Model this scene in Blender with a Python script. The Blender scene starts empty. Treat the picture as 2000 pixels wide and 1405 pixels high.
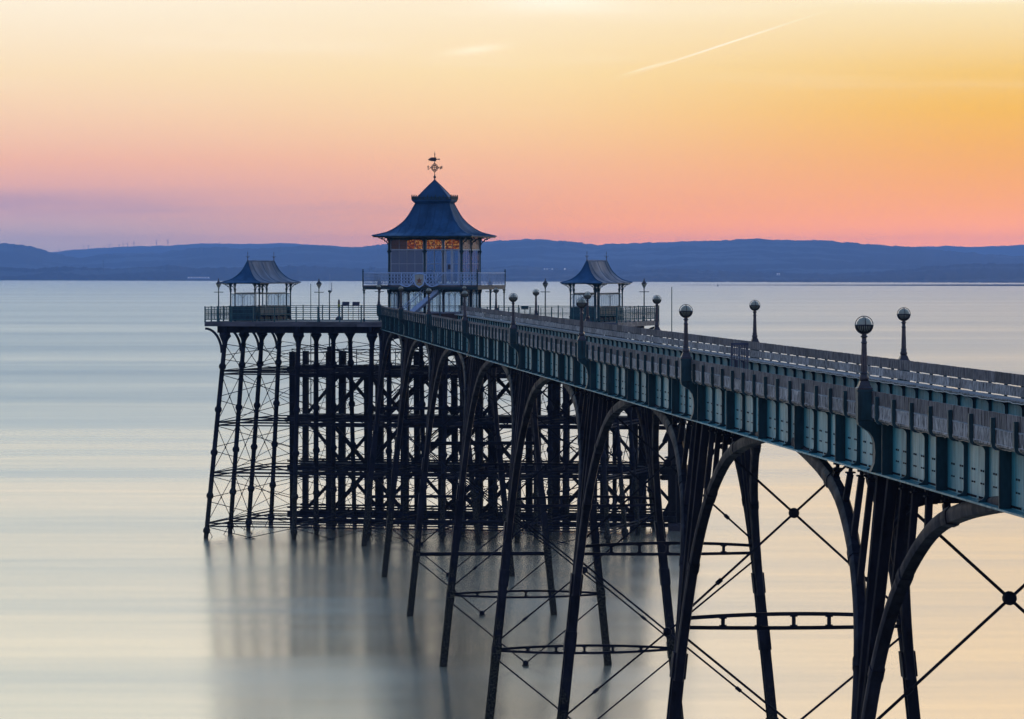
import bpy, math, random
from math import sin, cos, pi, radians, atan2, sqrt
from mathutils import Vector, Matrix, noise
random.seed(7)
SC = bpy.context.scene
COL = SC.collection
# ------------------------------------------------------------------ camera
H = 19.5            # eye height above the water
F = 8200.0          # focal length in pixels of a 2000 px wide frame
YH = 531.0          # row of eye level
cd = bpy.data.cameras.new('camera'); cam = bpy.data.objects.new('camera', cd); COL.objects.link(cam)
cd.sensor_width = 36.0; cd.lens = F/2000*36.0; cd.clip_start = 1.0; cd.clip_end = 60000
cam.location = (0, 0, H); cam.rotation_euler = (pi/2 - math.atan((702.5-YH)/F), 0, 0)
SC.camera = cam
# ------------------------------------------------------------------ world: dusk sky
SUN_AZ, SUN_EL = 13.0, 2.0     # degrees right of the view axis, above the horizon
w = bpy.data.worlds.new('World'); SC.world = w; w.use_nodes = True
nt = w.node_tree; N = nt.nodes; LK = nt.links
for n in list(N): N.remove(n)
def nd(t, **k):
    n = N.new(t)
    for a, b in k.items(): setattr(n, a, b)
    return n
def mth(op, a, b=None, c=None, clamp=False):
    n = nd('ShaderNodeMath', operation=op, use_clamp=clamp)
    for i, x in enumerate((a, b, c)):
        if x is None: continue
        if isinstance(x, (int, float)): n.inputs[i].default_value = x
        else: LK.new(x, n.inputs[i])
    return n.outputs[0]
def s2l(c): 
    return tuple(((x/255)/12.92 if x <= 10 else (((x/255)+.055)/1.055)**2.4) for x in c)
def ramp(fac, stops):
    n = nd('ShaderNodeValToRGB'); n.color_ramp.interpolation = 'EASE' if False else 'LINEAR'
    e = n.color_ramp.elements
    while len(e) > 1: e.remove(e[-1])
    for i, (p, c) in enumerate(stops):
        q = e[0] if i == 0 else e.new(p)
        q.position = p; q.color = (*c, 1)
    LK.new(fac, n.inputs[0]); return n.outputs[0]
def mix(f, a, b, typ='MIX'):
    n = nd('ShaderNodeMix', data_type='RGBA', blend_type=typ)
    if isinstance(f, (int, float)): n.inputs[0].default_value = f
    else: LK.new(f, n.inputs[0])
    for i, x in ((6, a), (7, b)):
        if isinstance(x, tuple): n.inputs[i].default_value = (*x, 1)
        else: LK.new(x, n.inputs[i])
    return n.outputs[2]
def smooth(v, a, b):
    n = nd('ShaderNodeMapRange', interpolation_type='SMOOTHSTEP')
    LK.new(v, n.inputs[0]); n.inputs[1].default_value = a; n.inputs[2].default_value = b
    return n.outputs[0]
tc = nd('ShaderNodeTexCoord'); sp = nd('ShaderNodeSeparateXYZ'); LK.new(tc.outputs['Generated'], sp.inputs[0])
el = mth('MULTIPLY', mth('ARCSINE', sp.outputs[2]), 180/pi)
az = mth('MULTIPLY', mth('ARCTAN2', sp.outputs[0], sp.outputs[1]), 180/pi)
elc = mth('MAXIMUM', el, 0.0)
t = mth('POWER', mth('DIVIDE', elc, 90.0), 0.4)
T = lambda e: (e/90.0)**0.4
TOP = [(T(32), (.26,.60,1.16)), (1.0, (.16,.39,.96))]
HIGH = [(T(6), (1.32,1.18,.94)), (T(10), (1.34,1.2,.94)), (T(17), (.55,.84,1.03))] + TOP
HIGHL = [(T(6), (1.34,1.19,.86)), (T(10), (1.08,1.13,.90)), (T(17), (.42,.77,1.04))] + TOP
HIGHR = [(T(6), (1.55,1.1,.62)), (T(10), (1.55,1.1,.62)), (T(17), (.9,.96,.94))] + TOP
HZ_D, HZ_TOP, HZ_I = 7e-5, 188.0, (.07,.15,.48)     # haze density, its top, the light it scatters
def S(lo, hi=HIGH):
    def at(e):
        for (a, ca), (b, cb) in zip(lo, lo[1:]):
            if e <= b: return [x+(y-x)*(e-a)/(b-a) for x, y in zip(s2l(ca), s2l(cb))]
        return s2l(lo[-1][1])
    o = []
    for e in (0, .2, .4, .6, .8, 1.0, 1.25, 1.5, 1.8, 2.2, 2.7, 3.2, 3.7):
        tr = max(.26, math.exp(-HZ_D*min(20500, (HZ_TOP-H)/max(1e-4, sin(radians(e))))))
        o.append((T(e), tuple(max(.02, (c_-i*(1-tr))/tr) for c_, i in zip(at(e), HZ_I))))
    return o + hi
LEFT = S([(0,(150,152,190)), (.5,(166,156,188)), (.85,(192,160,182)), (1.15,(216,168,176)), (1.5,(234,180,170)), (2.0,(243,202,178)), (2.7,(249,222,188)), (3.7,(254,240,218))], HIGHL)
MID = S([(0,(228,150,146)), (.5,(235,160,152)), (.9,(238,169,154)), (1.4,(243,184,158)), (2.0,(248,205,160)), (2.7,(251,222,174)), (3.7,(254,236,206))])
RIGHT = S([(0,(246,158,40)), (.5,(247,163,48)), (.85,(247,167,62)), (1.4,(244,173,78)), (2.0,(244,183,94)), (2.7,(244,199,122)), (3.7,(251,232,192))], HIGHR)
BACKH = [(T(6), s2l((176,172,204))), (T(12), s2l((160,172,210))), (T(25), s2l((132,160,210))), (1.0, s2l((96,130,196)))]
BACK = S([(0,(120,136,184)), (3,(150,150,192))], BACKH)
dlt = mth('ABSOLUTE', mth('SUBTRACT', az, SUN_AZ))
c = mix(smooth(dlt, 5.5, 14), ramp(t, RIGHT), ramp(t, MID))
c = mix(smooth(dlt, 11, 20), c, ramp(t, LEFT))
c = mix(smooth(dlt, 35, 120), c, ramp(t, BACK))
# thin cloud streaks and the contrail, given by direction
cmb = nd('ShaderNodeCombineXYZ'); LK.new(mth('MULTIPLY', az, .16), cmb.inputs[0]); LK.new(mth('MULTIPLY', el, 2.2), cmb.inputs[1])
nz = nd('ShaderNodeTexNoise'); nz.inputs['Scale'].default_value = 1.0; nz.inputs['Detail'].default_value = 5; LK.new(cmb.outputs[0], nz.inputs['Vector'])
cl = mth('MULTIPLY', smooth(nz.outputs[0], .5, .8), .16)
c = mix(mth('MULTIPLY', cl, smooth(elc, 1.5, 3.0)), c, (1.35,1.2,.98))
band = mth('MULTIPLY', mth('MULTIPLY', smooth(elc, .55, .75), mth('SUBTRACT', 1.0, smooth(elc, .9, 1.2))), smooth(nz.outputs[0], .35, .65))
c = mix(mth('MULTIPLY', mth('MULTIPLY', band, .45), smooth(dlt, 12, 18)), c, s2l((158,150,184)))
def streak(ax, ey, sx, sy, rot, amt, col):
    global c
    dx = mth('SUBTRACT', az, ax); dy = mth('SUBTRACT', el, ey)
    p = mth('ADD', mth('MULTIPLY', dx, cos(rot)), mth('MULTIPLY', dy, sin(rot)))
    q = mth('ADD', mth('MULTIPLY', dx, -sin(rot)), mth('MULTIPLY', dy, cos(rot)))
    wob = mth('MULTIPLY', mth('SUBTRACT', nz.outputs[0], .5), sy*1.2)
    g = mth('ADD', mth('POWER', mth('DIVIDE', p, sx), 2.0), mth('POWER', mth('DIVIDE', mth('ADD', q, wob), sy), 2.0))
    g = mth('EXPONENT', mth('MULTIPLY', g, -1.0))
    c = mix(mth('MULTIPLY', g, amt), c, tuple(x*1.4 for x in s2l(col)))
PX = lambda x: math.degrees(math.atan((x-1000)/F)); PY = lambda y: (YH-y)/F*180/pi
streak(PX(1410), PY(90), .95, .012, radians(18.0), .55, (255,246,226))
streak(PX(1265), PY(133), .30, .014, radians(16.5), .4, (255,244,215))
streak(PX(930), PY(98), .36, .055, radians(7), .5, (255,238,205))
streak(PX(1085), PY(5), .9, .12, 0.0, .35, (255,250,236))
streak(PX(1900), PY(-2), 1.6, .07, 0.0, .6, (255,248,228))
sky = nd('ShaderNodeTexSky', sky_type='NISHITA', sun_disc=False)
sky.sun_elevation = radians(SUN_EL); sky.sun_rotation = radians(SUN_AZ)
bgn = nd('ShaderNodeBackground'); LK.new(sky.outputs[0], bgn.inputs[0]); bgn.inputs[1].default_value = 0.12
bgg = nd('ShaderNodeBackground'); LK.new(c, bgg.inputs[0]); bgg.inputs[1].default_value = 1.0
ms = nd('ShaderNodeMixShader'); LK.new(mth('MULTIPLY', smooth(elc, 18, 50), .25), ms.inputs[0]); LK.new(bgg.outputs[0], ms.inputs[1]); LK.new(bgn.outputs[0], ms.inputs[2])
out = nd('ShaderNodeOutputWorld'); LK.new(ms.outputs[0], out.inputs[0])
# ------------------------------------------------------------------ sun
sl = bpy.data.lights.new('sun', 'SUN'); sl.energy = 0.35; sl.angle = radians(6); sl.color = (1, .72, .45)
so = bpy.data.objects.new('sun', sl); COL.objects.link(so)
sd = Vector((sin(radians(SUN_AZ))*cos(radians(SUN_EL)), cos(radians(SUN_AZ))*cos(radians(SUN_EL)), sin(radians(SUN_EL))))
so.rotation_euler = sd.to_track_quat('Z', 'Y').to_euler()
# ------------------------------------------------------------------ view
vs = SC.view_settings; vs.view_transform = 'Standard'; vs.look = 'None'; vs.exposure = 0; vs.gamma = 1; vs.use_curve_mapping = False
SC.render.engine = 'CYCLES'
cy = SC.cycles; cy.use_denoising = True; cy.max_bounces = 6; cy.diffuse_bounces = 2; cy.glossy_bounces = 3; cy.transmission_bounces = 4
cy.volume_bounces = 1; cy.transparent_max_bounces = 12; cy.caustics_reflective = False; cy.caustics_refractive = False
cy.sample_clamp_indirect = 4

# ================================================================== helpers
class MB:
    def __init__(s): s.v = []; s.f = []
    def add(s, vs, fs):
        o = len(s.v); s.v += [tuple(p) for p in vs]; s.f += [tuple(i+o for i in f) for f in fs]; return s
    def box(s, x0, x1, y0, y1, z0, z1):
        return s.add([(x0,y0,z0),(x1,y0,z0),(x1,y1,z0),(x0,y1,z0),(x0,y0,z1),(x1,y0,z1),(x1,y1,z1),(x0,y1,z1)],
                     [(0,3,2,1),(4,5,6,7),(0,1,5,4),(1,2,6,5),(2,3,7,6),(3,0,4,7)])
    def cbox(s, c, d): return s.box(c[0]-d[0]/2, c[0]+d[0]/2, c[1]-d[1]/2, c[1]+d[1]/2, c[2]-d[2]/2, c[2]+d[2]/2)
    def sweep(s, pts, sec, up=(0,0,1), scale=None, cap=True):
        """sweep a closed 2-D section along a polyline; section x = side, y = up"""
        pts = [Vector(p) for p in pts]; up = Vector(up); n = len(sec); vs = []; fs = []
        for i, p in enumerate(pts):
            a = pts[max(i-1,0)]; b = pts[min(i+1,len(pts)-1)]
            t = (b-a).normalized(); sd = t.cross(up)
            if sd.length < 1e-4: sd = t.cross(Vector((1,0,0)))
            sd.normalize(); u = sd.cross(t).normalized(); k = scale[i] if scale else 1
            vs += [p + sd*(q[0]*k) + u*(q[1]*k) for q in sec]
        for i in range(len(pts)-1):
            for j in range(n):
                k = (j+1) % n
                fs.append((i*n+j, i*n+k, (i+1)*n+k, (i+1)*n+j))
        if cap: fs.append(tuple(range(n))[::-1]); fs.append(tuple((len(pts)-1)*n+j for j in range(n)))
        return s.add(vs, fs)
    def bar(s, p, q, w, h, up=(0,0,1)):
        return s.sweep([p, q], [(-w/2,-h/2),(w/2,-h/2),(w/2,h/2),(-w/2,h/2)], up)
    def tube(s, pts, r, n=6, up=(0,0,1), scale=None):
        return s.sweep(pts, [(r*cos(2*pi*i/n), r*sin(2*pi*i/n)) for i in range(n)], up, scale)
    def lathe(s, prof, n=12, c=(0,0,0), q=None):
        """prof [(r, t)], revolved on the segment c->q (t metres along) or z"""
        c = Vector(c); ax = (Vector(q)-c).normalized() if q else Vector((0,0,1))
        u = ax.orthogonal().normalized() if abs(ax.z) < .9 else Vector((1,0,0)); u = (u-ax*u.dot(ax)).normalized(); wv = ax.cross(u)
        vs = []; fs = []
        for r, tt in prof:
            for j in range(n):
                a = 2*pi*j/n; vs.append(c+ax*tt+u*(r*cos(a))+wv*(r*sin(a)))
        for i in range(len(prof)-1):
            for j in range(n):
                k = (j+1) % n; fs.append((i*n+j, i*n+k, (i+1)*n+k, (i+1)*n+j))
        fs.append(tuple(range(n))[::-1]); fs.append(tuple((len(prof)-1)*n+j for j in range(n)))
        return s.add(vs, fs)
    def prism(s, poly, fn, a, b):
        """poly of 2-D points; fn(p, t) -> 3-D; extruded between t=a and t=b"""
        n = len(poly); vs = [fn(p, a) for p in poly] + [fn(p, b) for p in poly]
        fs = [tuple(range(n)), tuple(range(2*n-1, n-1, -1))] + [(j, j+n, (j+1) % n+n, (j+1) % n) for j in range(n)]
        return s.add(vs, fs)
    def mesh(s, name, mat, smooth=False):
        me = bpy.data.meshes.new(name); me.from_pydata(s.v, [], s.f)
        import bmesh
        bm = bmesh.new(); bm.from_mesh(me); bmesh.ops.recalc_face_normals(bm, faces=bm.faces); bm.to_mesh(me); bm.free()
        if mat: me.materials.append(mat)
        if smooth:
            me.polygons.foreach_set('use_smooth', [True]*len(me.polygons))
            try: me.set_sharp_from_angle(angle=radians(38))
            except Exception: pass
        me.update(); return me
def put(name, me, parent=None, loc=(0,0,0), rz=0.0, label=None, kind=None):
    o = bpy.data.objects.new(name, me); COL.objects.link(o); o.location = loc; o.rotation_euler = (0,0,rz)
    if parent: o.parent = parent
    if label: o['label'] = label
    if kind: o['kind'] = kind
    return o
def part(name, mb, mat, parent, smooth=False, kind=None, label=None):
    return put(name, mb.mesh(name, mat, smooth), parent, kind=kind, label=label)
def thing(name, label, cat, loc=(0,0,0), rz=0.0, group=None):
    o = bpy.data.objects.new(name, None); COL.objects.link(o); o.location = loc; o.rotation_euler = (0,0,rz)
    o.empty_display_size = .5; o['label'] = label; o['category'] = cat
    if group: o['group'] = group
    return o
def tag(o, label, cat, group=None):
    o['label'] = label; o['category'] = cat
    if group: o['group'] = group
    return o
def crom(pts, k=6):
    P = [Vector(p) for p in pts]; P = [P[0]*2-P[1]] + P + [P[-1]*2-P[-2]]; o = []
    for i in range(1, len(P)-2):
        for j in range(k):
            t = j/k; a, b, c_, d = P[i-1], P[i], P[i+1], P[i+2]
            o.append(.5*((2*b)+(c_-a)*t+(2*a-5*b+4*c_-d)*t*t+(3*b-a-3*c_+d)*t**3))
    o.append(P[-2]); return o
# ------------------------------------------------------------------ materials
def material(name, base, rough=.5, metal=0.0, var=.25, scale=3.0, stretch=(1,1,1), bump=.0, col2=None, spec=.5, dist=.01, rvar=.12, coat=0.0, stain=None, pos=(.32,.68)):
    m = bpy.data.materials.new(name); m.use_nodes = True; t = m.node_tree; n = t.nodes; l = t.links; b = n['Principled BSDF']
    tc = n.new('ShaderNodeTexCoord'); mp = n.new('ShaderNodeMapping'); mp.inputs['Scale'].default_value = stretch; l.new(tc.outputs['Object'], mp.inputs[0])
    oi = n.new('ShaderNodeObjectInfo'); ad = n.new('ShaderNodeVectorMath'); ad.operation = 'ADD'
    sc_ = n.new('ShaderNodeVectorMath'); sc_.operation = 'SCALE'; sc_.inputs['Scale'].default_value = 37.0
    cb = n.new('ShaderNodeCombineXYZ'); 
    for i in range(3): l.new(oi.outputs['Random'], cb.inputs[i])
    l.new(cb.outputs[0], sc_.inputs[0]); l.new(mp.outputs[0], ad.inputs[0]); l.new(sc_.outputs[0], ad.inputs[1])
    nz = n.new('ShaderNodeTexNoise'); nz.inputs['Scale'].default_value = scale; nz.inputs['Detail'].default_value = 6; nz.inputs['Roughness'].default_value = .65; l.new(ad.outputs[0], nz.inputs['Vector'])
    cr = n.new('ShaderNodeValToRGB'); e = cr.color_ramp.elements
    c2 = col2 or tuple(x*(1-var) for x in base); c1 = tuple(min(1, x*(1+var)) for x in base) if not col2 else base
    e[0].position = pos[0]; e[0].color = (*c2, 1); e[1].position = pos[1]; e[1].color = (*c1, 1); l.new(nz.outputs[0], cr.inputs[0])
    br = n.new('ShaderNodeMapRange'); br.inputs[3].default_value = 1-var*.6; br.inputs[4].default_value = 1+var*.6; l.new(oi.outputs['Random'], br.inputs[0])
    hv = n.new('ShaderNodeHueSaturation'); l.new(br.outputs[0], hv.inputs['Value']); l.new(cr.outputs[0], hv.inputs['Color']); colo = hv.outputs[0]
    if stain:      # runs of rust and grime down the face
        m2_ = n.new('ShaderNodeMapping'); m2_.inputs['Scale'].default_value = (9,9,.7); l.new(ad.outputs[0], m2_.inputs[0])
        n2 = n.new('ShaderNodeTexNoise'); n2.inputs['Scale'].default_value = .8; n2.inputs['Detail'].default_value = 5; l.new(m2_.outputs[0], n2.inputs['Vector'])
        r2 = n.new('ShaderNodeMapRange'); r2.inputs[1].default_value = .54; r2.inputs[2].default_value = .74; r2.inputs[4].default_value = stain[1]; l.new(n2.outputs[0], r2.inputs[0])
        x2 = n.new('ShaderNodeMix'); x2.data_type = 'RGBA'; l.new(r2.outputs[0], x2.inputs[0]); l.new(colo, x2.inputs[6]); x2.inputs[7].default_value = (*stain[0], 1); colo = x2.outputs[2]
    l.new(colo, b.inputs['Base Color'])
    mr = n.new('ShaderNodeMapRange'); mr.inputs[1].default_value = .3; mr.inputs[2].default_value = .7; mr.inputs[3].default_value = rough+rvar; mr.inputs[4].default_value = max(.02, rough-rvar)
    l.new(nz.outputs[0], mr.inputs[0]); l.new(mr.outputs[0], b.inputs['Roughness'])
    b.inputs['Metallic'].default_value = metal; b.inputs['Specular IOR Level'].default_value = spec
    if coat: b.inputs['Coat Weight'].default_value = coat; b.inputs['Coat Roughness'].default_value = .2
    if bump:
        bp = n.new('ShaderNodeBump'); bp.inputs['Strength'].default_value = bump; bp.inputs['Distance'].default_value = dist; l.new(nz.outputs[0], bp.inputs['Height']); l.new(bp.outputs[0], b.inputs['Normal'])
    return m
IRON = material('dark iron paint', (.0135,.0145,.023), .62, 0, .5, 2.2, (1,1,.4), .3, spec=.07, stain=((.026,.018,.015), .5))
LEGIRON = material('leg iron with tide marks', (.0135,.0145,.023), .62, 0, .5, 2.2, (1,1,.4), .3, spec=.07, stain=((.026,.018,.015), .5))
_t = LEGIRON.node_tree; _n = _t.nodes; _l = _t.links; _c = _n.new('ShaderNodeTexCoord'); _s = _n.new('ShaderNodeSeparateXYZ'); _l.new(_c.outputs['Object'], _s.inputs[0])
_z = _n.new('ShaderNodeTexNoise'); _z.inputs['Scale'].default_value = 3.5; _z.inputs['Detail'].default_value = 7; _l.new(_c.outputs['Object'], _z.inputs['Vector'])
_a = _n.new('ShaderNodeMath'); _a.operation = 'MULTIPLY_ADD'; _l.new(_z.outputs[0], _a.inputs[0]); _a.inputs[1].default_value = 6.0; _l.new(_s.outputs[2], _a.inputs[2])
_r = _n.new('ShaderNodeMapRange'); _r.inputs[1].default_value = 8.2; _r.inputs[2].default_value = 6.2; _l.new(_a.outputs[0], _r.inputs[0])
_k = _n.new('ShaderNodeValToRGB'); _k.color_ramp.elements[0].position = .42; _k.color_ramp.elements[0].color = (.012,.014,.010,1); _k.color_ramp.elements[1].position = .66; _k.color_ramp.elements[1].color = (.075,.07,.055,1)
_y = _n.new('ShaderNodeTexNoise'); _y.inputs['Scale'].default_value = 14; _l.new(_c.outputs['Object'], _y.inputs['Vector']); _l.new(_y.outputs[0], _k.inputs[0])
_x = _n.new('ShaderNodeMix'); _x.data_type = 'RGBA'; _b = _n['Principled BSDF'].inputs['Base Color']; _l.new(_b.links[0].from_socket, _x.inputs[6]); _l.new(_k.outputs[0], _x.inputs[7]); _l.new(_r.outputs[0], _x.inputs[0]); _l.new(_x.outputs[2], _b)
IRON2 = material('lamp iron', (.035,.032,.042), .4, 0, .4, 6, bump=.2)
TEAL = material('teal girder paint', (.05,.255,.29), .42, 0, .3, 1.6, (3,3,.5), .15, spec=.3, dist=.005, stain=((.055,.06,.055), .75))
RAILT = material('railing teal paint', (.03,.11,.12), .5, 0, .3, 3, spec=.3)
TEALD = material('shaded teal paint', (.018,.058,.07), .5, 0, .35, 2.5, (2,2,.6), .15, spec=.25, stain=((.03,.022,.016), .6))  # darker copy of the girder teal, shade on the fins put into colour
WOOD = material('weathered bench wood', (.56,.53,.5), .85, 0, .5, 2.4, (1,7,1.8), .8, col2=(.06,.055,.055), dist=.015, spec=.2, pos=(.38,.62))
WOODD = material('dark top rail wood', (.27,.245,.235), .85, 0, .5, 2.4, (1,6,1.2), .8, col2=(.045,.04,.042), dist=.015, spec=.2, pos=(.36,.66))
PLANK = material('deck plank wood', (.15,.135,.12), .8, 0, .4, 2.0, (6,.5,6), .5)
TIMBER = material('wet landing timber', (.014,.012,.012), .7, 0, .5, 1.5, (1,1,.3), .5, spec=.2)
ROOF = material('lead roof sheet', (.02,.075,.16), .58, 0, .35, .9, (1,1,.45), .1, spec=.2)
PALE = material('pale painted ironwork', (.40,.56,.80), .5, 0, .12, 6)
FRAME = material('window frame paint', (.38,.44,.52), .45, 0, .15, 5)
BROWN = material('stained base panel', (.045,.025,.022), .5, 0, .4, 3)
OPAL = material('opal lamp glass', (.5,.5,.4), .45, 0, .1, 9, spec=.35)
_n = OPAL.node_tree.nodes; _t = _n.new('ShaderNodeBsdfTranslucent'); _t.inputs[0].default_value = (.6,.62,.52,1); _m = _n.new('ShaderNodeMixShader'); _m.inputs[0].default_value = .4
OPAL.node_tree.links.new(_n['Principled BSDF'].outputs[0], _m.inputs[1]); OPAL.node_tree.links.new(_t.outputs[0], _m.inputs[2]); OPAL.node_tree.links.new(_m.outputs[0], _n['Material Output'].inputs[0])
ROPE = material('pale cable', (.5,.46,.38), .7, 0, .3, 20)
WHITE = material('white paint', (.75,.76,.78), .5, 0, .1, 4)
GOLD = material('gilt', (.45,.33,.12), .4, .3, .3, 8)
RED = material('dull red enamel', (.2,.08,.04), .4, 0, .3, 8)
CREAM = material('shield cream', (.42,.42,.36), .5, 0, .15, 5)
YEL = material('yellow green paint', (.32,.34,.05), .5, 0, .3, 6)
FABR = material('dark panel', (.045,.05,.085), .6, 0, .3, 4)
FASC = material('fascia timber', (.075,.075,.09), .6, 0, .5, 1.0, (.6,3,3), .3)
def glass(name, col, tr, rough=.05):
    m = bpy.data.materials.new(name); m.use_nodes = True; t = m.node_tree; n = t.nodes; l = t.links; b = n['Principled BSDF']
    b.inputs['Base Color'].default_value = (*col, 1); b.inputs['Roughness'].default_value = rough
    tr_ = n.new('ShaderNodeBsdfTransparent'); tr_.inputs[0].default_value = (.86,.92,.97,1); mx = n.new('ShaderNodeMixShader')
    nz = n.new('ShaderNodeTexNoise'); nz.inputs['Scale'].default_value = 1.3
    mr = n.new('ShaderNodeMapRange'); mr.inputs[3].default_value = 1-tr-.07; mr.inputs[4].default_value = 1-tr+.07; l.new(nz.outputs[0], mr.inputs[0]); l.new(mr.outputs[0], mx.inputs[0])
    l.new(tr_.outputs[0], mx.inputs[1]); l.new(b.outputs[0], mx.inputs[2]); l.new(mx.outputs[0], n['Material Output'].inputs[0]); return m
GLASS = glass('clear pane', (.25,.32,.42), .88)
CLEAR = glass('shop glass', (.25,.32,.42), .92)
FROST = glass('blinded pane', (.17,.22,.31), .22, .25)
def stained():
    m = bpy.data.materials.new('stained glass'); m.use_nodes = True; t = m.node_tree; n = t.nodes; l = t.links; b = n['Principled BSDF']
    tc = n.new('ShaderNodeTexCoord'); vo = n.new('ShaderNodeTexVoronoi'); vo.inputs['Scale'].default_value = 11.0; l.new(tc.outputs['Object'], vo.inputs['Vector'])
    cr = n.new('ShaderNodeValToRGB'); cr.color_ramp.interpolation = 'CONSTANT'; e = cr.color_ramp.elements
    e[0].color = (.5,.09,.02,1); e[1].position = .3; e[1].color = (.8,.28,.05,1); q = e.new(.52); q.color = (.16,.03,.015,1); q = e.new(.72); q.color = (.95,.5,.14,1); q = e.new(.86); q.color = (.3,.05,.02,1)
    sx = n.new('ShaderNodeSeparateXYZ'); l.new(vo.outputs['Color'], sx.inputs[0]); l.new(sx.outputs[0], cr.inputs[0])
    l.new(cr.outputs[0], b.inputs['Base Color']); l.new(cr.outputs[0], b.inputs['Emission Color']); b.inputs['Emission Strength'].default_value = .17; return m
STAIN = stained()
def emit(name, col, s):
    m = bpy.data.materials.new(name); m.use_nodes = True; b = m.node_tree.nodes['Principled BSDF']
    b.inputs['Base Color'].default_value = (*col, 1); b.inputs['Emission Color'].default_value = (*col, 1); b.inputs['Emission Strength'].default_value = s; return m
BULB = emit('lit bulb', (1,.75,.4), 2.2)
SHORELIGHT = emit('shore lamp', (1,.97,.9), .9)
STAIND = material('dim stained glass', (.11,.05,.035), .3, 0, .5, 7)

# ================================================================== water, hills
def water_mat():
    m = bpy.data.materials.new('sea water'); m.use_nodes = True; t = m.node_tree; n = t.nodes; l = t.links; b = n['Principled BSDF']
    tc = n.new('ShaderNodeTexCoord')
    def noi(sx, sy, sc, det):
        mp = n.new('ShaderNodeMapping'); mp.inputs['Scale'].default_value = (sx, sy, 1); l.new(tc.outputs['Object'], mp.inputs[0])
        z = n.new('ShaderNodeTexNoise'); z.inputs['Scale'].default_value = sc; z.inputs['Detail'].default_value = det; z.inputs['Roughness'].default_value = .55; l.new(mp.outputs[0], z.inputs['Vector']); return z.outputs[0]
    a = noi(1/2200, 1/170, 1, 4); d = noi(1/240, 1/26, 1, 4); e = noi(1/30, 1/5.0, 1, 3)
    def m2(op, x, y):
        q = n.new('ShaderNodeMath'); q.operation = op
        for i, k in enumerate((x, y)):
            if isinstance(k, (int, float)): q.inputs[i].default_value = k
            else: l.new(k, q.inputs[i])
        return q.outputs[0]
    s = m2('ADD', m2('MULTIPLY', a, .5), m2('ADD', m2('MULTIPLY', d, .35), m2('MULTIPLY', e, .15)))
    mr = n.new('ShaderNodeMapRange'); mr.inputs[1].default_value = .36; mr.inputs[2].default_value = .64; mr.inputs[3].default_value = -.07; mr.inputs[4].default_value = .09; l.new(s, mr.inputs[0])
    sy = n.new('ShaderNodeSeparateXYZ'); l.new(tc.outputs['Object'], sy.inputs[0])   # calm inshore, ruffled by the wind farther out
    md = n.new('ShaderNodeMapRange'); md.interpolation_type = 'SMOOTHSTEP'; md.inputs[1].default_value = 190; md.inputs[2].default_value = 800; md.inputs[3].default_value = .19; md.inputs[4].default_value = .36; l.new(sy.outputs[1], md.inputs[0])
    ro = m2('ADD', md.outputs[0], mr.outputs[0]); l.new(ro, b.inputs['Roughness']); l.new(ro, b.inputs['Coat Roughness']); b.inputs['Coat Weight'].default_value = .75; b.inputs['Coat IOR'].default_value = 1.6
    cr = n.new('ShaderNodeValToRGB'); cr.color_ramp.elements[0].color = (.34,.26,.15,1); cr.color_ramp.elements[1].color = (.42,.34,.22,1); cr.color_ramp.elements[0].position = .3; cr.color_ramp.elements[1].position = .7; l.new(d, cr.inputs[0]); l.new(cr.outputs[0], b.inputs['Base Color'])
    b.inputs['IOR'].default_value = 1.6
    bp = n.new('ShaderNodeBump'); bp.inputs['Strength'].default_value = .12; bp.inputs['Distance'].default_value = .12; l.new(m2('ADD', d, m2('MULTIPLY', e, .3)), bp.inputs['Height']); l.new(bp.outputs[0], b.inputs['Normal'])
    return m
WATER = water_mat()
mb = MB(); mb.add([(-9000,-2500,0),(9000,-2500,0),(9000,20700,0),(-9000,20700,0)], [(0,1,2,3)])
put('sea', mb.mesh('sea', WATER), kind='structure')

def hill_mat(name, wood, field, share):
    m = bpy.data.materials.new(name); m.use_nodes = True; t = m.node_tree; n = t.nodes; l = t.links; b = n['Principled BSDF']
    tc = n.new('ShaderNodeTexCoord')
    vo = n.new('ShaderNodeTexVoronoi'); vo.inputs['Scale'].default_value = .0042; l.new(tc.outputs['Object'], vo.inputs['Vector'])
    nz = n.new('ShaderNodeTexNoise'); nz.inputs['Scale'].default_value = .0011; nz.inputs['Detail'].default_value = 6; l.new(tc.outputs['Object'], nz.inputs['Vector'])
    sx = n.new('ShaderNodeSeparateColor'); l.new(vo.outputs['Color'], sx.inputs[0])
    ad = n.new('ShaderNodeMath'); ad.operation = 'MULTIPLY_ADD'; l.new(sx.outputs[0], ad.inputs[0]); ad.inputs[1].default_value = .4; l.new(nz.outputs[0], ad.inputs[2])
    cr = n.new('ShaderNodeValToRGB'); e = cr.color_ramp.elements; e[0].position = 1-share; e[0].color = (*wood, 1); e[1].position = min(1, 1-share+.12); e[1].color = (*field, 1); l.new(ad.outputs[0], cr.inputs[0])
    l.new(cr.outputs[0], b.inputs['Base Color']); b.inputs['Roughness'].default_value = .95; b.inputs['Specular IOR Level'].default_value = .1; return m
HILL_A = hill_mat('wooded hill', (.018,.03,.034), (.07,.095,.11), .26); HILL_B = hill_mat('moor hill', (.05,.06,.07), (.08,.085,.09), .4); HILL_C = hill_mat('coast fields', (.010,.016,.02), (.06,.075,.085), .2)
def shore(px): # distance of the far shore along a pixel column
    y = 548 + (552.8-548)*px/2000; return H*F/(y-YH)
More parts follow.
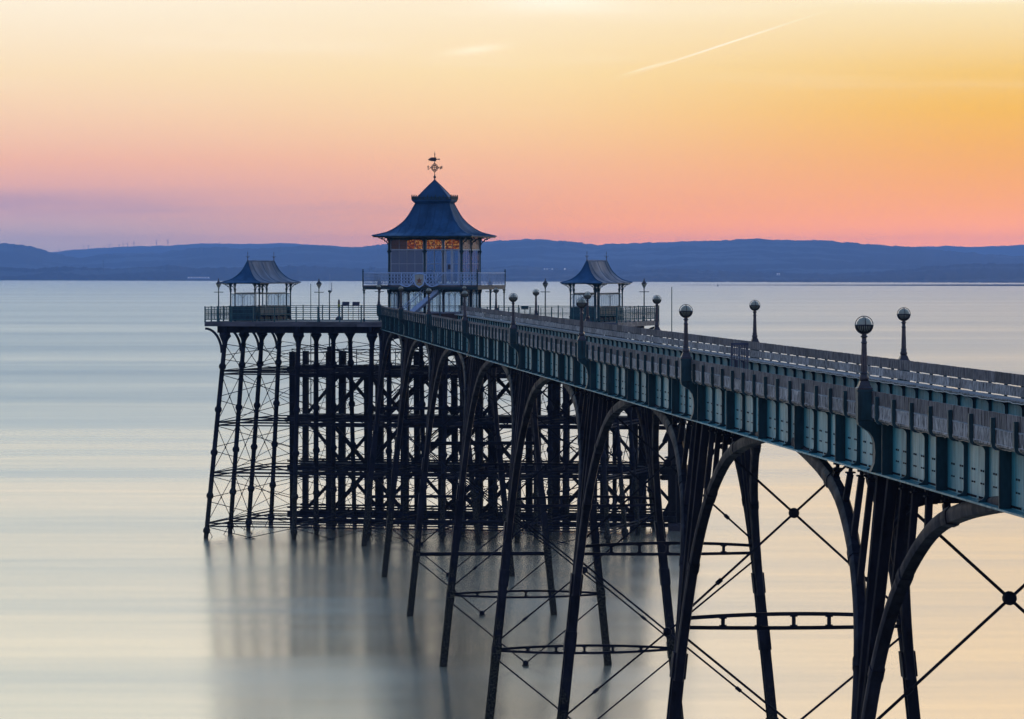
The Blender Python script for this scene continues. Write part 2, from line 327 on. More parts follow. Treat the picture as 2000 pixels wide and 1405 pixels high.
def ridge(name, prof, dist, front, depth, mat, bump, freq, x0=-260, x1=2260, rows=14, seed=0):
    """a real 3-D range of hills: prof is the skyline (px, row) seen from the viewpoint"""
    xs = [x0 + i*3 for i in range(int((x1-x0)/3)+1)]
    def yy(x):
        if x <= prof[0][0]: return prof[0][1]
        for (a, b), (c_, d) in zip(prof, prof[1:]):
            if x <= c_:
                k = (x-a)/(c_-a); k = k*k*(3-2*k); return b+(d-b)*k
        return prof[-1][1]
    vs = []; fs = []; nr = rows*2-1
    for i, x in enumerate(xs):
        ang = (x-1000)/F; y = yy(x)
        hh = max(2.0, (YH-y)/F*dist + H)
        fr = front(x) if front else dist-depth
        for j in range(nr):
            k = j/(rows-1)
            if k <= 1:
                r = fr + (dist-fr)*k; z = hh*(k**.9*(1-.3*(1-k))) if j else -1.0
            else:
                r = dist + depth*1.0*(k-1); z = hh*(1-(k-1)**2*.9)
            z *= 1 + .10*noise.noise(Vector((x*.012+seed, k*3, seed)))*min(1, 6*abs(1-k))
            z += bump*noise.noise(Vector((x*freq, r*.01, seed)))*(1 if j else 0)
            if abs(k-1) < .2: z += bump*1.1*abs(noise.noise(Vector((x*freq*2.3, seed*3.1, 2.2)))) + bump*.8*max(0, noise.noise(Vector((x*.013, seed, 7))))*(.4+abs(noise.noise(Vector((x*.31, seed, 1)))))
            vs.append((ang*r, r, z))
    for i in range(len(xs)-1):
        for j in range(nr-1): fs.append((i*nr+j, (i+1)*nr+j, (i+1)*nr+j+1, i*nr+j+1))
    m = MB(); m.v = vs; m.f = fs
    return put(name, m.mesh(name, mat, True), kind='structure')
SKY_B = [(-260,486),(0,496),(100,493),(150,488),(200,486),(250,482),(300,481),(360,479),(400,476),(480,477),(560,476),(620,479),(700,484),(800,492),(1000,500),(1600,500),(1720,492),(1760,486),(1800,482),(1850,481),(1900,483),(1950,481),(2000,479),(2260,474)]
SKY_A = [(-260,470),(-100,474),(0,477),(40,479),(75,486),(105,496),(135,503),(160,504),(200,498),(250,496),(310,495),(350,489),(380,486),(420,483),(470,487),(530,486),(560,483),(620,481),(690,484),(760,479),(840,482),(950,473),(980,471),(1060,468),(1100,472),(1165,479),(1200,477),(1300,474),(1350,472),(1400,471),(1440,468),(1475,467),(1510,471),(1540,470),(1600,470),(1650,474),(1700,478),(1740,481),(1790,484),(1830,489),(1870,493),(1950,499),(2000,502),(2260,512)]
SKY_C = [(-260,525),(0,524),(60,526),(130,522),(200,526),(300,523),(340,520),(380,525),(480,523),(600,521),(700,526),(850,523),(960,524),(1010,521),(1100,527),(1200,531),(1300,526),(1400,531),(1500,534),(1620,537),(1700,533),(1760,528),(1830,521),(1900,517),(2000,517),(2260,514)]
ridge('far_moor', SKY_B, 19200, lambda x: 17200, 1200, HILL_B, 2.4, .05, seed=3)
ridge('wooded_ridge', SKY_A, 14400, lambda x: shore(x)+2000, 1700, HILL_A, 5.4, .055, seed=11)
ridge('coast_hills', SKY_C, 9900, lambda x: shore(x), 500, HILL_C, 4.5, .075, seed=23)
# mud bank off the far shore
mb = MB(); pts = []
for i in range(61):
    x = 1330 + i*16; k = i/60; d0 = H*F/(557.0-YH)+ 0*k; wdt = 60+700*k
    ang = (x-1000)/F; hh = (.25+1.1*k)*(1+.35*noise.noise(Vector((i*.7,1,1))))
    for r, z in ((d0-wdt, -.2), (d0-wdt*.55, hh*.8), (d0, hh), (d0+wdt*.2, hh*.7), (d0+wdt*.4, -.2)): pts.append((ang*r, r, z))
for i in range(60):
    for j in range(4): mb.f.append((i*5+j, (i+1)*5+j, (i+1)*5+j+1, i*5+j+1))
mb.v = pts
put('mud_bank', mb.mesh('mud_bank', material('wet mud', (.03,.03,.035), .9, 0, .4, .05, spec=.1), True), kind='structure')


# ================================================================== pier approach
TH = math.atan((1000-358)/F); L = 30.48
DN = 3750*L*cos(TH)**2/F; WD = (5384/3750-1)*DN      # near lamp line from the eye, and width between the lamp lines
S0 = (L*cos(TH)*2.82 - DN*sin(TH))/cos(TH)
dv = Vector((-sin(TH), cos(TH), 0)); nv = Vector((cos(TH), sin(TH), 0))
def pier_at(u, v=0, z=0): return dv*(S0+u) + nv*(DN+v) + Vector((0,0,z))
ZB, ZT = 15.37, 16.44        # girder bottom and top
WEB = .42; NB = 15; BAY = L/NB
ORD = ['first','second','third','fourth','fifth','sixth','seventh','eighth','ninth']
def mirror(x, far): return WD-x if far else x
# shared meshes, near side; the far side mirrors them by half a turn about the centre line
M_ = {}
def shared(name, fn, mat, smooth=False):
    m = MB(); fn(m); M_[name] = m.mesh(name, mat, smooth); return M_[name]
shared('web_panel', lambda m: m.box(WEB, WEB+.02, .004, BAY-.004, ZB+.03, ZT), TEAL)
def fin(m, big, inside=False):
    sg = 1 if inside else -1; x0 = WEB + (.02 if inside else 0); th = .03 if not big else .045
    if big: out = [(.22, ZB+.03), (.22, ZT-.02)]
    else:
        d0 = .075; out = [(.19, ZB+.03)] + [(d0+.115*(1-sin(a)), ZB+.03+.03+.115*(1-cos(a))) for a in [pi/2*k/5 for k in range(6)]]
        out += [(d0+.115*(1-cos(a)), ZT-.03-.115+.115*sin(a)) for a in [pi/2*k/5 for k in range(6)]] + [(.19, ZT-.01)]
    poly = [(x0+sg*d, z) for d, z in out] + [(x0, out[-1][1]), (x0, out[0][1])]
    m.prism(poly, lambda p, t: (p[0], t, p[1]), -th/2, th/2)
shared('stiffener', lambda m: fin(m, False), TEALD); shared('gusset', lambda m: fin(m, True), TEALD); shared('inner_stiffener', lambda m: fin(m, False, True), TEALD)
def stan(m):
    pts = [(.05,16.98),(.05,16.56),(.07,16.47),(.13,16.42),(.24,16.40),(.24,16.43),(.15,16.46),(.125,16.5),(.125,16.98)]
    m.prism(pts, lambda p, t: (p[0], t, p[1]), -.05, .05)
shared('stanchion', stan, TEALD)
def board(z0, z1, seed):
    def f(m):
        random.seed(seed); n = 7; dz = [random.uniform(-.006,.006) for _ in range(n+1)]
        for k in range(n):
            y0 = .012+(BAY-.024)*k/n; y1 = .012+(BAY-.024)*(k+1)/n; dx = random.uniform(-.004,.004)
            m.box(.135+dx, .165+dx, y0+.0015, y1-.0015, z0+dz[k], z1+dz[k]*.6)
    return f
BRD = [[shared('backrest_board', board(16.80, 17.07, k), WOODD) for k in range(4)], [shared('backrest_board', board(16.535, 16.77, 10+k), WOOD) for k in range(4)]]
FL = {}
FL['bottom_flange'] = shared('bottom_flange', lambda m: m.box(.20, .66, 0.002, L-.002, ZB-.005, ZB+.03), TEAL)
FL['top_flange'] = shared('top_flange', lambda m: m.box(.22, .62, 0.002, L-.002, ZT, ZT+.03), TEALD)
SEAT = [shared('seat_slat', (lambda k: lambda m: m.box(.19+.115*k, .19+.115*k+.105, .003, L-.003, ZT+.034, ZT+.069))(k), WOOD) for k in range(4)]
DPL = shared('deck_plank', lambda m: m.box(0, .17, .003, L-.003, 15.86, 15.91), PLANK)
CB = shared('cross_beam', lambda m: m.box(.66, WD-.66, -.07, .07, 15.42, 15.85), IRON)
def bolts(m):
    for k in range(NB):
        for y in (.32, .52, 1.5, 1.7):
            for z in (15.70, 15.93): m.cbox((WEB-.006, k*BAY+y, z), (.016, .085, .036 if z > 15.8 else .03))
        for q in range(14): m.cbox((WEB-.012, k*BAY+.15+q*.13, ZB+.075), (.022, .03, .04))
BOLT = shared('bolt_row', bolts, IRON)
def rope(m):
    pts = []
    for k in range(91):
        u = k/90*L; pts.append((.655+.008*sin(k*1.7), u, ZT+.02 + .022*abs(sin(k*.52))*-1 + .006*sin(k*2.1)))
    m.tube(pts, .013, 5)
ROPEM = shared('light_string', rope, ROPE)
def cable(m):
    pts = []
    for k in range(121):
        u = k/120*L; pts.append((.19+.02*noise.noise(Vector((k*.5,1,1))), u, 16.45 - .015*abs(sin(k*pi/8)) + .04*noise.noise(Vector((k*.8,3,1)))))
    m.tube(pts, .009, 5)
CABLE = shared('service_cable', cable, IRON2)
def span(i):
    if i < 0: lab = 'nearest deck span running out of the right edge of the picture'
    elif i == 6: lab = 'farthest deck span joining the pier head beside the pavilion'
    else: lab = 'deck span between the %s and %s parapet lamps counted from the right' % (ORD[i], ORD[i+1])
    t = thing('deck_span', lab, 'pier deck', pier_at(i*L), TH, 'teal girder deck spans of the pier')
    for far in (0, 1):
        loc = (WD, L, 0) if far else (0, 0, 0); rz = pi if far else 0.0
        def P(name, me, y=0.0, x=0.0, label=None):
            return put(name, me, t, (WD-x, L-y, 0) if far else (x, y, 0), rz, label)
        for k in range(NB):
            wp = P('web_panel', M_['web_panel'], k*BAY)
            P('gusset' if k % 3 == 2 else 'stiffener', M_['gusset' if k % 3 == 2 else 'stiffener'], (k+.5)*BAY) if not far else None
            if far: P('inner_stiffener', M_['inner_stiffener'], (k+.5)*BAY)
            for r in (0, 1): P('backrest_board', BRD[r][random.randrange(4)], k*BAY)
            P('stanchion', M_['stanchion'], (k+.5)*BAY)
        for n_ in FL: P(n_, FL[n_])
        for m in SEAT: P('seat_slat', m)
        P('light_string' if far else 'service_cable', ROPEM if far else CABLE)
        if not far: put('bolt_row', BOLT, t, kind='stuff')
    for k in range(28): put('deck_plank', DPL, t, (.66+k*(WD-1.32)/28, 0, 0))
    for k in range(10): put('cross_beam', CB, t, (0, (k+.5)*L/10, 0))
    return t
random.seed(5)
for i in range(-1, 7): span(i)

# ---------------------------------------------------------------- trestles
def vz(z): return .49-.103*(15.2-z)
RIBPTS = [(12.9,15.50),(10.8,15.33),(8.2,15.05),(5.9,14.66),(4.08,14.02),(2.6,13.2),(1.6,12.3),(.95,11.3),(.55,10.2),(.32,9.2),(.24,8.2)]
SECR = [(-.11,-.15),(.11,-.15),(.14,-.05),(.14,.07),(.08,.15),(-.08,.15),(-.14,.07),(-.14,-.05)]
def mesh_of(fn, name, mat, smooth=False): m = MB(); fn(m); return m.mesh(name, mat, smooth)
TR = {}
def leg(m):
    pts = [(vz(z), 0, z) for z in (-4.5, 3.4, 8.9)]
    m.sweep(pts, [(-.15,-.21),(.15,-.21),(.15,-.07),(.19,-.05),(.19,.05),(.15,.07),(.15,.21),(-.15,.21),(-.15,.07),(-.19,.05),(-.19,-.05),(-.15,-.07)], (0,1,0))
    for z in (-.5, 3.5, 6.6, 8.6): m.sweep([(vz(z-.35), 0, z-.35), (vz(z+.35), 0, z+.35)], [(-.2,-.24),(.2,-.24),(.2,.24),(-.2,.24)], (0,1,0))
TR['leg'] = mesh_of(leg, 'leg', LEGIRON)
for sgn in (1, -1):
    def rib(m):
        pts = crom([(vz(z), sgn*u, z) for u, z in RIBPTS], 4)
        m.sweep(pts[::-1], SECR, (0, -sgn, .001))
    TR['rib', sgn] = mesh_of(rib, 'arch_rib', IRON, True)
    TR['collar', sgn] = []
    for k in (9, 18, 27):
        def collar(m):
            pts = crom([(vz(z), sgn*u, z) for u, z in RIBPTS], 4); a, b = pts[k], pts[k+1]
            m.sweep([b, b+(a-b)*.8], [(q[0]*1.13, q[1]*1.13) for q in SECR], (0, -sgn, .001))
        TR['collar', sgn].append(mesh_of(collar, 'splice_plate', IRON))
def ribz(u):
    u = abs(u)
    for (a, za), (b, zb_) in zip(RIBPTS, RIBPTS[1:]):
        if b <= u <= a: return zb_+(za-zb_)*(u-b)/(a-b)
    return 10
PST = [2.0, 3.3, 4.8, 6.6]
def post(u):
    def f(m):
        z0 = ribz(u*1.06); a = Vector((vz(z0), u*1.06, z0)); b = Vector((vz(15.2), u, 15.14))
        m.sweep([a, b], [(-.065,-.07),(.065,-.07),(.065,-.03),(.03,-.03),(.03,.03),(.065,.03),(.065,.07),(-.065,.07),(-.065,.03),(-.03,.03),(-.03,-.03),(-.065,-.03)], (0,1,0))
        m.tube([b, b+Vector((.01,0,.23))], .045, 8)
        m.cbox((b.x, u, 15.17), (.2,.2,.035)); m.cbox((b.x, u, 15.28), (.16,.16,.05))
    return f
for u in PST:
    for sgn in (1, -1): TR['post', u*sgn] = mesh_of(post(u*sgn), 'spandrel_post', IRON)
for sgn in (1, -1):
    TR['col', sgn] = mesh_of(lambda m: m.sweep([(vz(8.6), sgn*.12, 8.6), (vz(11.5), sgn*.38, 11.5), (vz(15.2), sgn*.66, 15.36)], [(-.1,-.09),(.1,-.09),(.125,0),(.1,.09),(-.1,.09),(-.125,0)], (0,1,0)), 'strut', IRON)
def knee(m):
    c0 = (1.45, 13.55); r = .95
    m.tube([(c0[0]-r*cos(a), 0, c0[1]+r*sin(a)+.3) for a in [(-.35+2.0*k/14) for k in range(15)]], .055, 6, (0,1,0))
TR['knee'] = mesh_of(knee, 'knee_bracket', IRON, True)
TR['cap'] = mesh_of(lambda m: m.box(.6, WD-.6, -.36, .36, 14.78, 15.35), 'cap_beam', IRON)
def tie(z, sag, up, dn, n, sep):
    x0, x1 = vz(z)+.12, WD-vz(z)-.12
    def zt(k): return z + sep/2 + up*(1-(2*k-1)**2)
    def zb_(k): return z - sep/2 - dn*(1-(2*k-1)**2)
    def top(m): m.sweep([(x0+(x1-x0)*k/14, 0, zt(k/14)) for k in range(15)], [(-.06,-.05),(.06,-.05),(.06,.05),(-.06,.05)], (0,0,1))
    def bot(m): m.sweep([(x0+(x1-x0)*k/14, 0, zb_(k/14)) for k in range(15)], [(-.06,-.05),(.06,-.05),(.06,.05),(-.06,.05)], (0,0,1))
    ps = []
    for q in range(1, n+1):
        k = q/(n+1)
        def pp(m, k=k):
            x = x0+(x1-x0)*k; m.box(x-.05, x+.05, -.045, .045, zb_(k)+.04, zt(k)-.04); m.box(x-.1, x+.1, -.05, .05, zt(k)-.08, zt(k)-.045); m.box(x-.1, x+.1, -.05, .05, zb_(k)+.045, zb_(k)+.08)
        ps.append(mesh_of(pp, 'tie_post', IRON))
    return [mesh_of(top, 'tie_chord', IRON), mesh_of(bot, 'tie_chord', IRON)], ps
TIE_HI = tie(9.78, 0, .10, .03, 5, .26); TIE_LO = tie(3.55, 0, .13, .13, 5, .06)
def tietube(z): return mesh_of(lambda m: m.tube([(vz(z)+.1,0,z),(WD-vz(z)-.1,0,z)], .11, 10), 'tie_tube', IRON, True)
TUBES = [tietube(3.5), tietube(9.78)]
def rods(z0, z1):
    o = []
    a, b = Vector((vz(z0), 0, z0)), Vector((WD-vz(z1), 0, z1)); c_, d = Vector((WD-vz(z0), 0, z0)), Vector((vz(z1), 0, z1))
    for p, q, y in ((a, b, -.05), (c_, d, .05)):
        o.append(('tie_rod', mesh_of(lambda m: m.tube([p+Vector((0,y,0)), q+Vector((0,y,0))], .034, 6, (0,1,0)), 'tie_rod', IRON)))
        o.append(('turnbuckle', mesh_of(lambda m: m.tube([p.lerp(q,.16)+Vector((0,y,0)), p.lerp(q,.185)+Vector((0,y,0))], .065, 6, (0,1,0)), 'turnbuckle', IRON)))
    mid = a.lerp(b, (vz(z0)-WD/2)/(vz(z0)-(WD-vz(z1))))
    o.append(('rod_boss', mesh_of(lambda m: m.lathe([(.06,-.13),(.125,-.11),(.145,-.06),(.145,.06),(.125,.11),(.06,.13)], 14, mid, mid+Vector((0,1,0))), 'rod_boss', IRON, True)))
    return o
RODS = rods(10.05, 15.1) + rods(3.9, 9.45) + rods(-3.5, 3.2)
def trestle(i):
    if i < 0: lab = 'iron trestle holding up the nearest deck span beyond the right edge'
    else: lab = 'splayed iron trestle with arch ribs under the %s parapet lamp counted from the right' % ORD[i]
    t = thing('iron_trestle', lab, 'trestle', pier_at(i*L), TH, 'iron trestles of the pier approach')
    for far in (0, 1):
        P = lambda n_, me: put(n_, me, t, (WD, 0, 0) if far else (0,0,0), pi if far else 0.0)
        P('leg', TR['leg']); P('knee_bracket', TR['knee'])
        for sgn in (1, -1):
            rb = P('arch_rib', TR['rib', sgn]); [put('splice_plate', q_, rb) for q_ in TR['collar', sgn]]; P('strut', TR['col', sgn])
            for u in PST: P('spandrel_post', TR['post', u*sgn])
    put('cap_beam', TR['cap'], t)
    if i < 5: hi, lo = TIE_HI, TIE_LO
    for (ch, ps), tb in ((TIE_LO, TUBES[0]), (TIE_HI, TUBES[1])):
        if i < 5:
            for m in ch:
                o = put('tie_chord', m, t)
            for m in ps: put('tie_post', m, t)
        else: put('tie_tube', tb, t)
    for n_, m in RODS: put(n_, m, t)
for i in range(-1, 8): trestle(i)

# ---------------------------------------------------------------- parapet lamps
LP = {}
ZL = 17.10
def lbase(m):
    q = [(.155,0),(.155,.03),(.13,.05),(.085,.17)]
    for (r0, z0), (r1, z1) in zip(q, q[1:]):
        m.add([(-r0,-r0,z0),(r0,-r0,z0),(r0,r0,z0),(-r0,r0,z0),(-r1,-r1,z1),(r1,-r1,z1),(r1,r1,z1),(-r1,r1,z1)], [(0,1,5,4),(1,2,6,5),(2,3,7,6),(3,0,4,7)])
LP['base'] = mesh_of(lbase, 'base', IRON2)
LP['bulb_moulding'] = mesh_of(lambda m: m.lathe([(.07,.16),(.095,.19),(.102,.235),(.085,.28),(.075,.31),(.088,.325),(.08,.345),(.07,.36)], 16), 'bulb_moulding', IRON2, True)
def shaft(m):
    n = 20; vs = []; fs = []; rows = [(.07,.35),(.066,.5),(.058,.75),(.052,.94)]
    for r, z in rows:
        for j in range(n): vs.append((r*(1 if j % 2 else .86)*cos(2*pi*j/n), r*(1 if j % 2 else .86)*sin(2*pi*j/n), z))
    for i in range(len(rows)-1):
        for j in range(n): fs.append((i*n+j, i*n+(j+1) % n, (i+1)*n+(j+1) % n, (i+1)*n+j))
    m.add(vs, fs)
LP['shaft'] = mesh_of(shaft, 'shaft', IRON2)
LP['collar'] = mesh_of(lambda m: m.lathe([(.05,.93),(.068,.945),(.06,.97),(.048,.99),(.05,1.05),(.072,1.07),(.072,1.085),(.05,1.1),(.05,1.14),(.075,1.155)], 16), 'collar', IRON2, True)
GZ = 1.31
LP['globe'] = mesh_of(lambda m: m.lathe([(.155*sin(pi*k/14)+.0005, GZ-.155*cos(pi*k/14)) for k in range(15)], 24), 'globe', OPAL, True)
def ring(m, rad, axis, r=.009, n=36, a0=0, a1=2*pi):
    pts = []
    for k in range(n+1):
        a = a0+(a1-a0)*k/n; p = (rad*cos(a), rad*sin(a))
        pts.append((p[0], p[1], GZ) if axis == 'z' else ((p[0], 0, GZ+p[1]) if axis == 'y' else (0, p[0], GZ+p[1])))
    m.tube(pts, r, 5, (0,0,1) if axis == 'z' else ((0,1,0) if axis == 'y' else (1,0,0)))
LP['hoop'] = [mesh_of(lambda m: ring(m, .185, 'y'), 'hoop', IRON2), mesh_of(lambda m: ring(m, .185, 'x'), 'hoop', IRON2)]
LP['equator_ring'] = mesh_of(lambda m: ring(m, .187, 'z', .012), 'equator_ring', IRON2)
def basket(m):
    for k in range(24):
        a = 2*pi*k/24
        m.tube([(.17*cos(a)*cos(b), .17*sin(a)*cos(b), GZ-.17*sin(b)) for b in [0,.3,.6,.9,1.2]], .011, 4)
LP['basket'] = mesh_of(basket, 'basket', IRON2)
LP['pedestal'] = mesh_of(lambda m: (m.box(-.15,.15,-.15,.15,-.62,-.002), m.box(-.165,.165,-.165,.165,-.05,-.012)), 'pedestal', TEALD)
def brk(m):
    poly = [(-.15,-.625),(-.13,-.72),(-.02,-.80),(.08,-.86),(.16,-.97),(.2,-1.1),(.215,-1.3),(.2,-1.5),(.16,-1.60),(.12,-1.69),(.415,-1.69),(.415,-.625)]
    m.prism(poly, lambda p, t_: (p[0], t_, p[1]), -.13, .13)
LP['bracket'] = mesh_of(brk, 'bracket', TEALD)
def lamp(i, far):
    nn = 'far' if far else 'near'
    if not far: lab = 'globe lamp on the near parapet, %s from the right' % ORD[i]
    else: lab = 'globe lamp on the far parapet, %s from the right' % ORD[i-1]
    t = thing('lamp_post', lab, 'lamp post', pier_at(i*L, WD+.05 if far else 0, ZL-.09 if far else ZL), TH+(pi if far else 0), 'globe lamps along the %s parapet' % nn)
    for k in ('base','bulb_moulding','shaft','collar','pedestal','bracket'): put(k, LP[k], t)
    g = put('globe', LP['globe'], t)
    for h in LP['hoop']: put('hoop', h, g)
    put('equator_ring', LP['equator_ring'], g); put('basket', LP['basket'], g)
for i in range(0, 8): lamp(i, 0)
for i in range(1, 8): lamp(i, 1)
# slatted cabinet standing on the deck beside the second lamp
t = thing('slatted_screen', 'dark slatted screen standing on the deck behind the second near lamp', 'screen', pier_at(L*.93, 1.0, 15.91), TH)
part('frame', MB().box(-.03,0,-.03,.03,0,1.66).box(.42,.45,-.03,.03,0,1.66).box(0,.42,-.03,.03,1.60,1.66).box(0,.42,-.03,.03,.02,.08), FABR, t)
sm = MB().box(-.012,.012,-.015,.015,.08,1.6).mesh('slat', FABR)
for k in range(9): put('slat', sm, t, (.03+k*.045, 0, 0))

# ================================================================== pier head
PH = 0.23566; X0, Y0 = -21.005, 308.0; SP = 5.572; DP = 13.83; DK = 15.83
e1 = Vector((cos(PH), -sin(PH), 0)); e2 = Vector((sin(PH), cos(PH), 0))
def head_at(a, b, z=0): return Vector((X0, Y0, 0)) + e1*a + e2*b + Vector((0,0,z))
def a_for(px, b):       # coordinate along the front for something standing in that picture column
    k = (px-1000)/F; return (k*(Y0+b*cos(PH)) - X0 - b*sin(PH))/(cos(PH)+k*sin(PH))
AL, AR, BF, BB = -1.4, 5*SP+1.62, -.6, DP+.6
hd = thing('pier_head', 'wide pier head platform on battered iron columns at the sea end', 'pier head', head_at(0,0), -PH)
# deck: planks, fascia boards, edge beams
pm = MB().box(0, .27, BF+.05, BB-.05, DK-.06, DK).mesh('deck_plank', PLANK)
npk = int((AR-AL-.1)/.28)
for k in range(npk): put('deck_plank', pm, hd, (AL+.05+k*.28, 0, 0))
for k in range(8):
    a0 = AL+(AR-AL)*k/8; a1 = AL+(AR-AL)*(k+1)/8-.012
    part('fascia_board', MB().box(a0, a1, BF-.05+.008*(k % 2), BF+.03, DK-.33, DK+.01+.006*(k % 3)), FASC, hd)
    part('fascia_board', MB().box(a0, a1, BB-.03, BB+.05, DK-.33, DK+.01), FASC, hd)
for k in range(4):
    b0 = BF+.04+(BB-BF-.08)*k/4; b1 = b0+(BB-BF-.08)/4-.012
    part('fascia_board', MB().box(AL-.05, AL+.03, b0, b1, DK-.33, DK+.01), FASC, hd); part('fascia_board', MB().box(AR-.03, AR+.05, b0, b1, DK-.33, DK+.01), FASC, hd)
for r in range(4): part('main_beam', MB().box(-.6, 5*SP+.6, r*DP/3-.14, r*DP/3+.14, 15.02, DK-.065), IRON, hd)
for q in range(6): part('cross_girder', MB().box(q*SP-.12, q*SP+.12, BF+.1, BB-.1, 15.12, DK-.068), IRON, hd)
for k in range(14):
    a = AL+.3+k*(AR-AL-.6)/13; part('joist', MB().box(a-.06, a+.06, BF+.1, BB-.1, 15.5, DK-.066), IRON, hd)
BAT1, BAT2 = 1.13, 1.3
def colpos(q, r, z):
    k = (15.0-z)/15.0
    a = q*SP + (-BAT1*k if q == 0 else (BAT1*k if q == 5 else 0)); b = r*DP/3 + (-BAT2*k if r == 0 else (BAT2*k if r == 3 else 0))
    return Vector((a, b, z))
ZC = (12.55, 9.4, 6.26, 3.1, .55); ZS = (12.1, 8.35, 4.66, .98)
def column(q, r):
    a, b = colpos(q, r, -4.5), colpos(q, r, 15.05); Lc = (b-a).length; pr = [(.2, 0)]
    for z in sorted(ZC):
        tt = (z+4.5)/19.55*Lc; pr += [(.175, tt-.24), (.25, tt-.12), (.27, tt-.05), (.27, tt+.05), (.25, tt+.12), (.175, tt+.24)]
    tt = Lc-.95; pr += [(.165, tt-.1), (.21, tt-.05), (.21, tt), (.17, tt+.05), (.18, tt+.25), (.26, tt+.45), (.40, tt+.66), (.44, tt+.7), (.30, Lc-.02), (.30, Lc)]
    m = MB(); m.lathe(pr, 12, a, b); return part('column', m, LEGIRON, hd, True)
for q in range(6):
    for r in range(4): column(q, r)
inner_r = MB(); inner_s = MB()
def strut(p, q, nm=True, dbl=True, th=.09):
    for dz in ((.11, -.11) if dbl else (0,)):
        P_, Q_ = p+Vector((0,0,dz)), q+Vector((0,0,dz))
        if nm: part('strut', MB().bar(P_, Q_, .12, th), IRON, hd)
        else: inner_s.bar(P_, Q_, .12, th)
def xrod(p0, p1, q0, q1, nm=True):
    for a, b in ((p0, q1), (q0, p1)):
        if nm: part('brace_rod', MB().tube([a, b], .028, 5), IRON, hd)
        else: inner_r.tube([a, b], .021, 4)
    if nm:
        c_ = (p0+q1+q0+p1)/4; part('rod_boss', MB().lathe([(.05,-.05),(.075,-.03),(.075,.03),(.05,.05)], 8, c_, c_+Vector((1,0,0)) if abs(p0.x-q0.x) < .2 else c_+Vector((0,1,0))), IRON, hd)
LV = [14.35] + list(ZS) + [-2.6]
for r in range(4):
    for q in range(5):
        nm = r == 0
        for z in ZS: strut(colpos(q, r, z), colpos(q+1, r, z), nm)
        for z0, z1 in zip(LV, LV[1:]):
            if not nm and r == 2: continue
            zm = (z0+z1)/2
            for za, zb2 in ((z0, zm), (zm, z1)) if r in (0, 3) else ((z0, z1),):
                xrod(colpos(q, r, za-.15), colpos(q, r, zb2+.15), colpos(q+1, r, za-.15), colpos(q+1, r, zb2+.15), nm)
for q in range(6):
    for r in range(3):
        nm = q in (0, 5)
        for z in ZS: strut(colpos(q, r, z), colpos(q, r+1, z), nm)
        for z0, z1 in zip(LV, LV[1:]): xrod(colpos(q, r, z0-.15), colpos(q, r, z1+.15), colpos(q, r+1, z0-.15), colpos(q, r+1, z1+.15), nm)
part('inner_bracing', inner_r, IRON, hd, kind='stuff'); part('inner_struts', inner_s, IRON, hd, kind='stuff')
for q, sg in ((0, -1), (5, 1)):
    for r in range(4):
        c0 = colpos(q, r, 13.55); pts = []
        for k in range(11):
            a = k/10*pi/2; pts.append((c0.x + sg*(.16+1.25*(1-cos(a))), c0.y, 13.55+1.78*sin(a)))
        part('edge_bracket', MB().sweep(pts, [(-.08,-.07),(.08,-.07),(.08,.07),(-.08,.07)], (0,1,0)), IRON, hd)
for q in range(6):
    for sg in (-1, 1):
        c0 = colpos(q, 0, 14.3); part('capital_bracket', MB().prism([(sg*.15,14.05),(sg*.2,14.35),(sg*.4,14.82),(sg*.4,15.02),(sg*.15,15.02)], lambda p, t_: (c0.x+p[0], t_, p[1]), c0.y-.05, c0.y+.05), IRON, hd)

# ---------------------------------------------------------------- railings of the head
def railing(label, p, q, mesh_panels, skip=()):
    p = Vector((*p, DK)); q = Vector((*q, DK)); ln = (q-p).length; ang = atan2((q-p).y, (q-p).x)
    t = thing('railing', label, 'railing', head_at(p.x, p.y, DK), ang-PH, 'teal railings round the pier head')
    n = max(2, round(ln/1.55)); st = ln/n
    po = MB().box(-.035,.035,-.035,.035,0,1.1).box(-.05,.05,-.05,.05,0,.06).box(-.045,.045,-.045,.045,1.1,1.13).mesh('post', RAILT)
    for k in range(n+1): put('post', po, t, (k*st, 0, 0))
    for z, hh in ((1.07,.05), (.93,.03), (.62,.035), (.5,.03), (.16,.035)): part('rail', MB().box(0, ln, -.02, .02, z-hh/2, z+hh/2), RAILT, t)
    if mesh_panels:
        def wires(m):
            k = 0.0
            while k < st: m.box(k-.004, k+.004, -.006, .006, .17, .92); k += .11
            z = .22
            while z < .92: m.box(0, st, -.005, .005, z-.004, z+.004); z += .13
        mm = MB(); wires(mm); me = mm.mesh('wire_panel', RAILT)
        iv = MB().box(-.02,.02,-.02,.02,.16,1.06).mesh('bar', RAILT)
        for k in range(n):
            put('wire_panel', me, t, (k*st, 0, 0)); put('bar', iv, t, ((k+.5)*st, 0, 0))
    return t
aJ = a_for(748, BF); aK = a_for(910, BF)
railing('teal mesh railing at the left corner of the pier head front', (AL, BF), (AL+2.0, BF), True)
railing('long open railing along the pier head front left of the girder', (AL+2.04, BF), (aJ, BF), False)
railing('railing along the pier head front right of the deck', (aK, BF), (AR-.04, BF), True)
railing('mesh railing across the left end of the pier head', (AL, BF+.06), (AL, BB-.06), True)
railing('mesh railing across the right end of the pier head', (AR, BF+.06), (AR, BB-.06), True)
railing('seaward railing along the back of the pier head', (AL, BB), (AR-.04, BB), False)

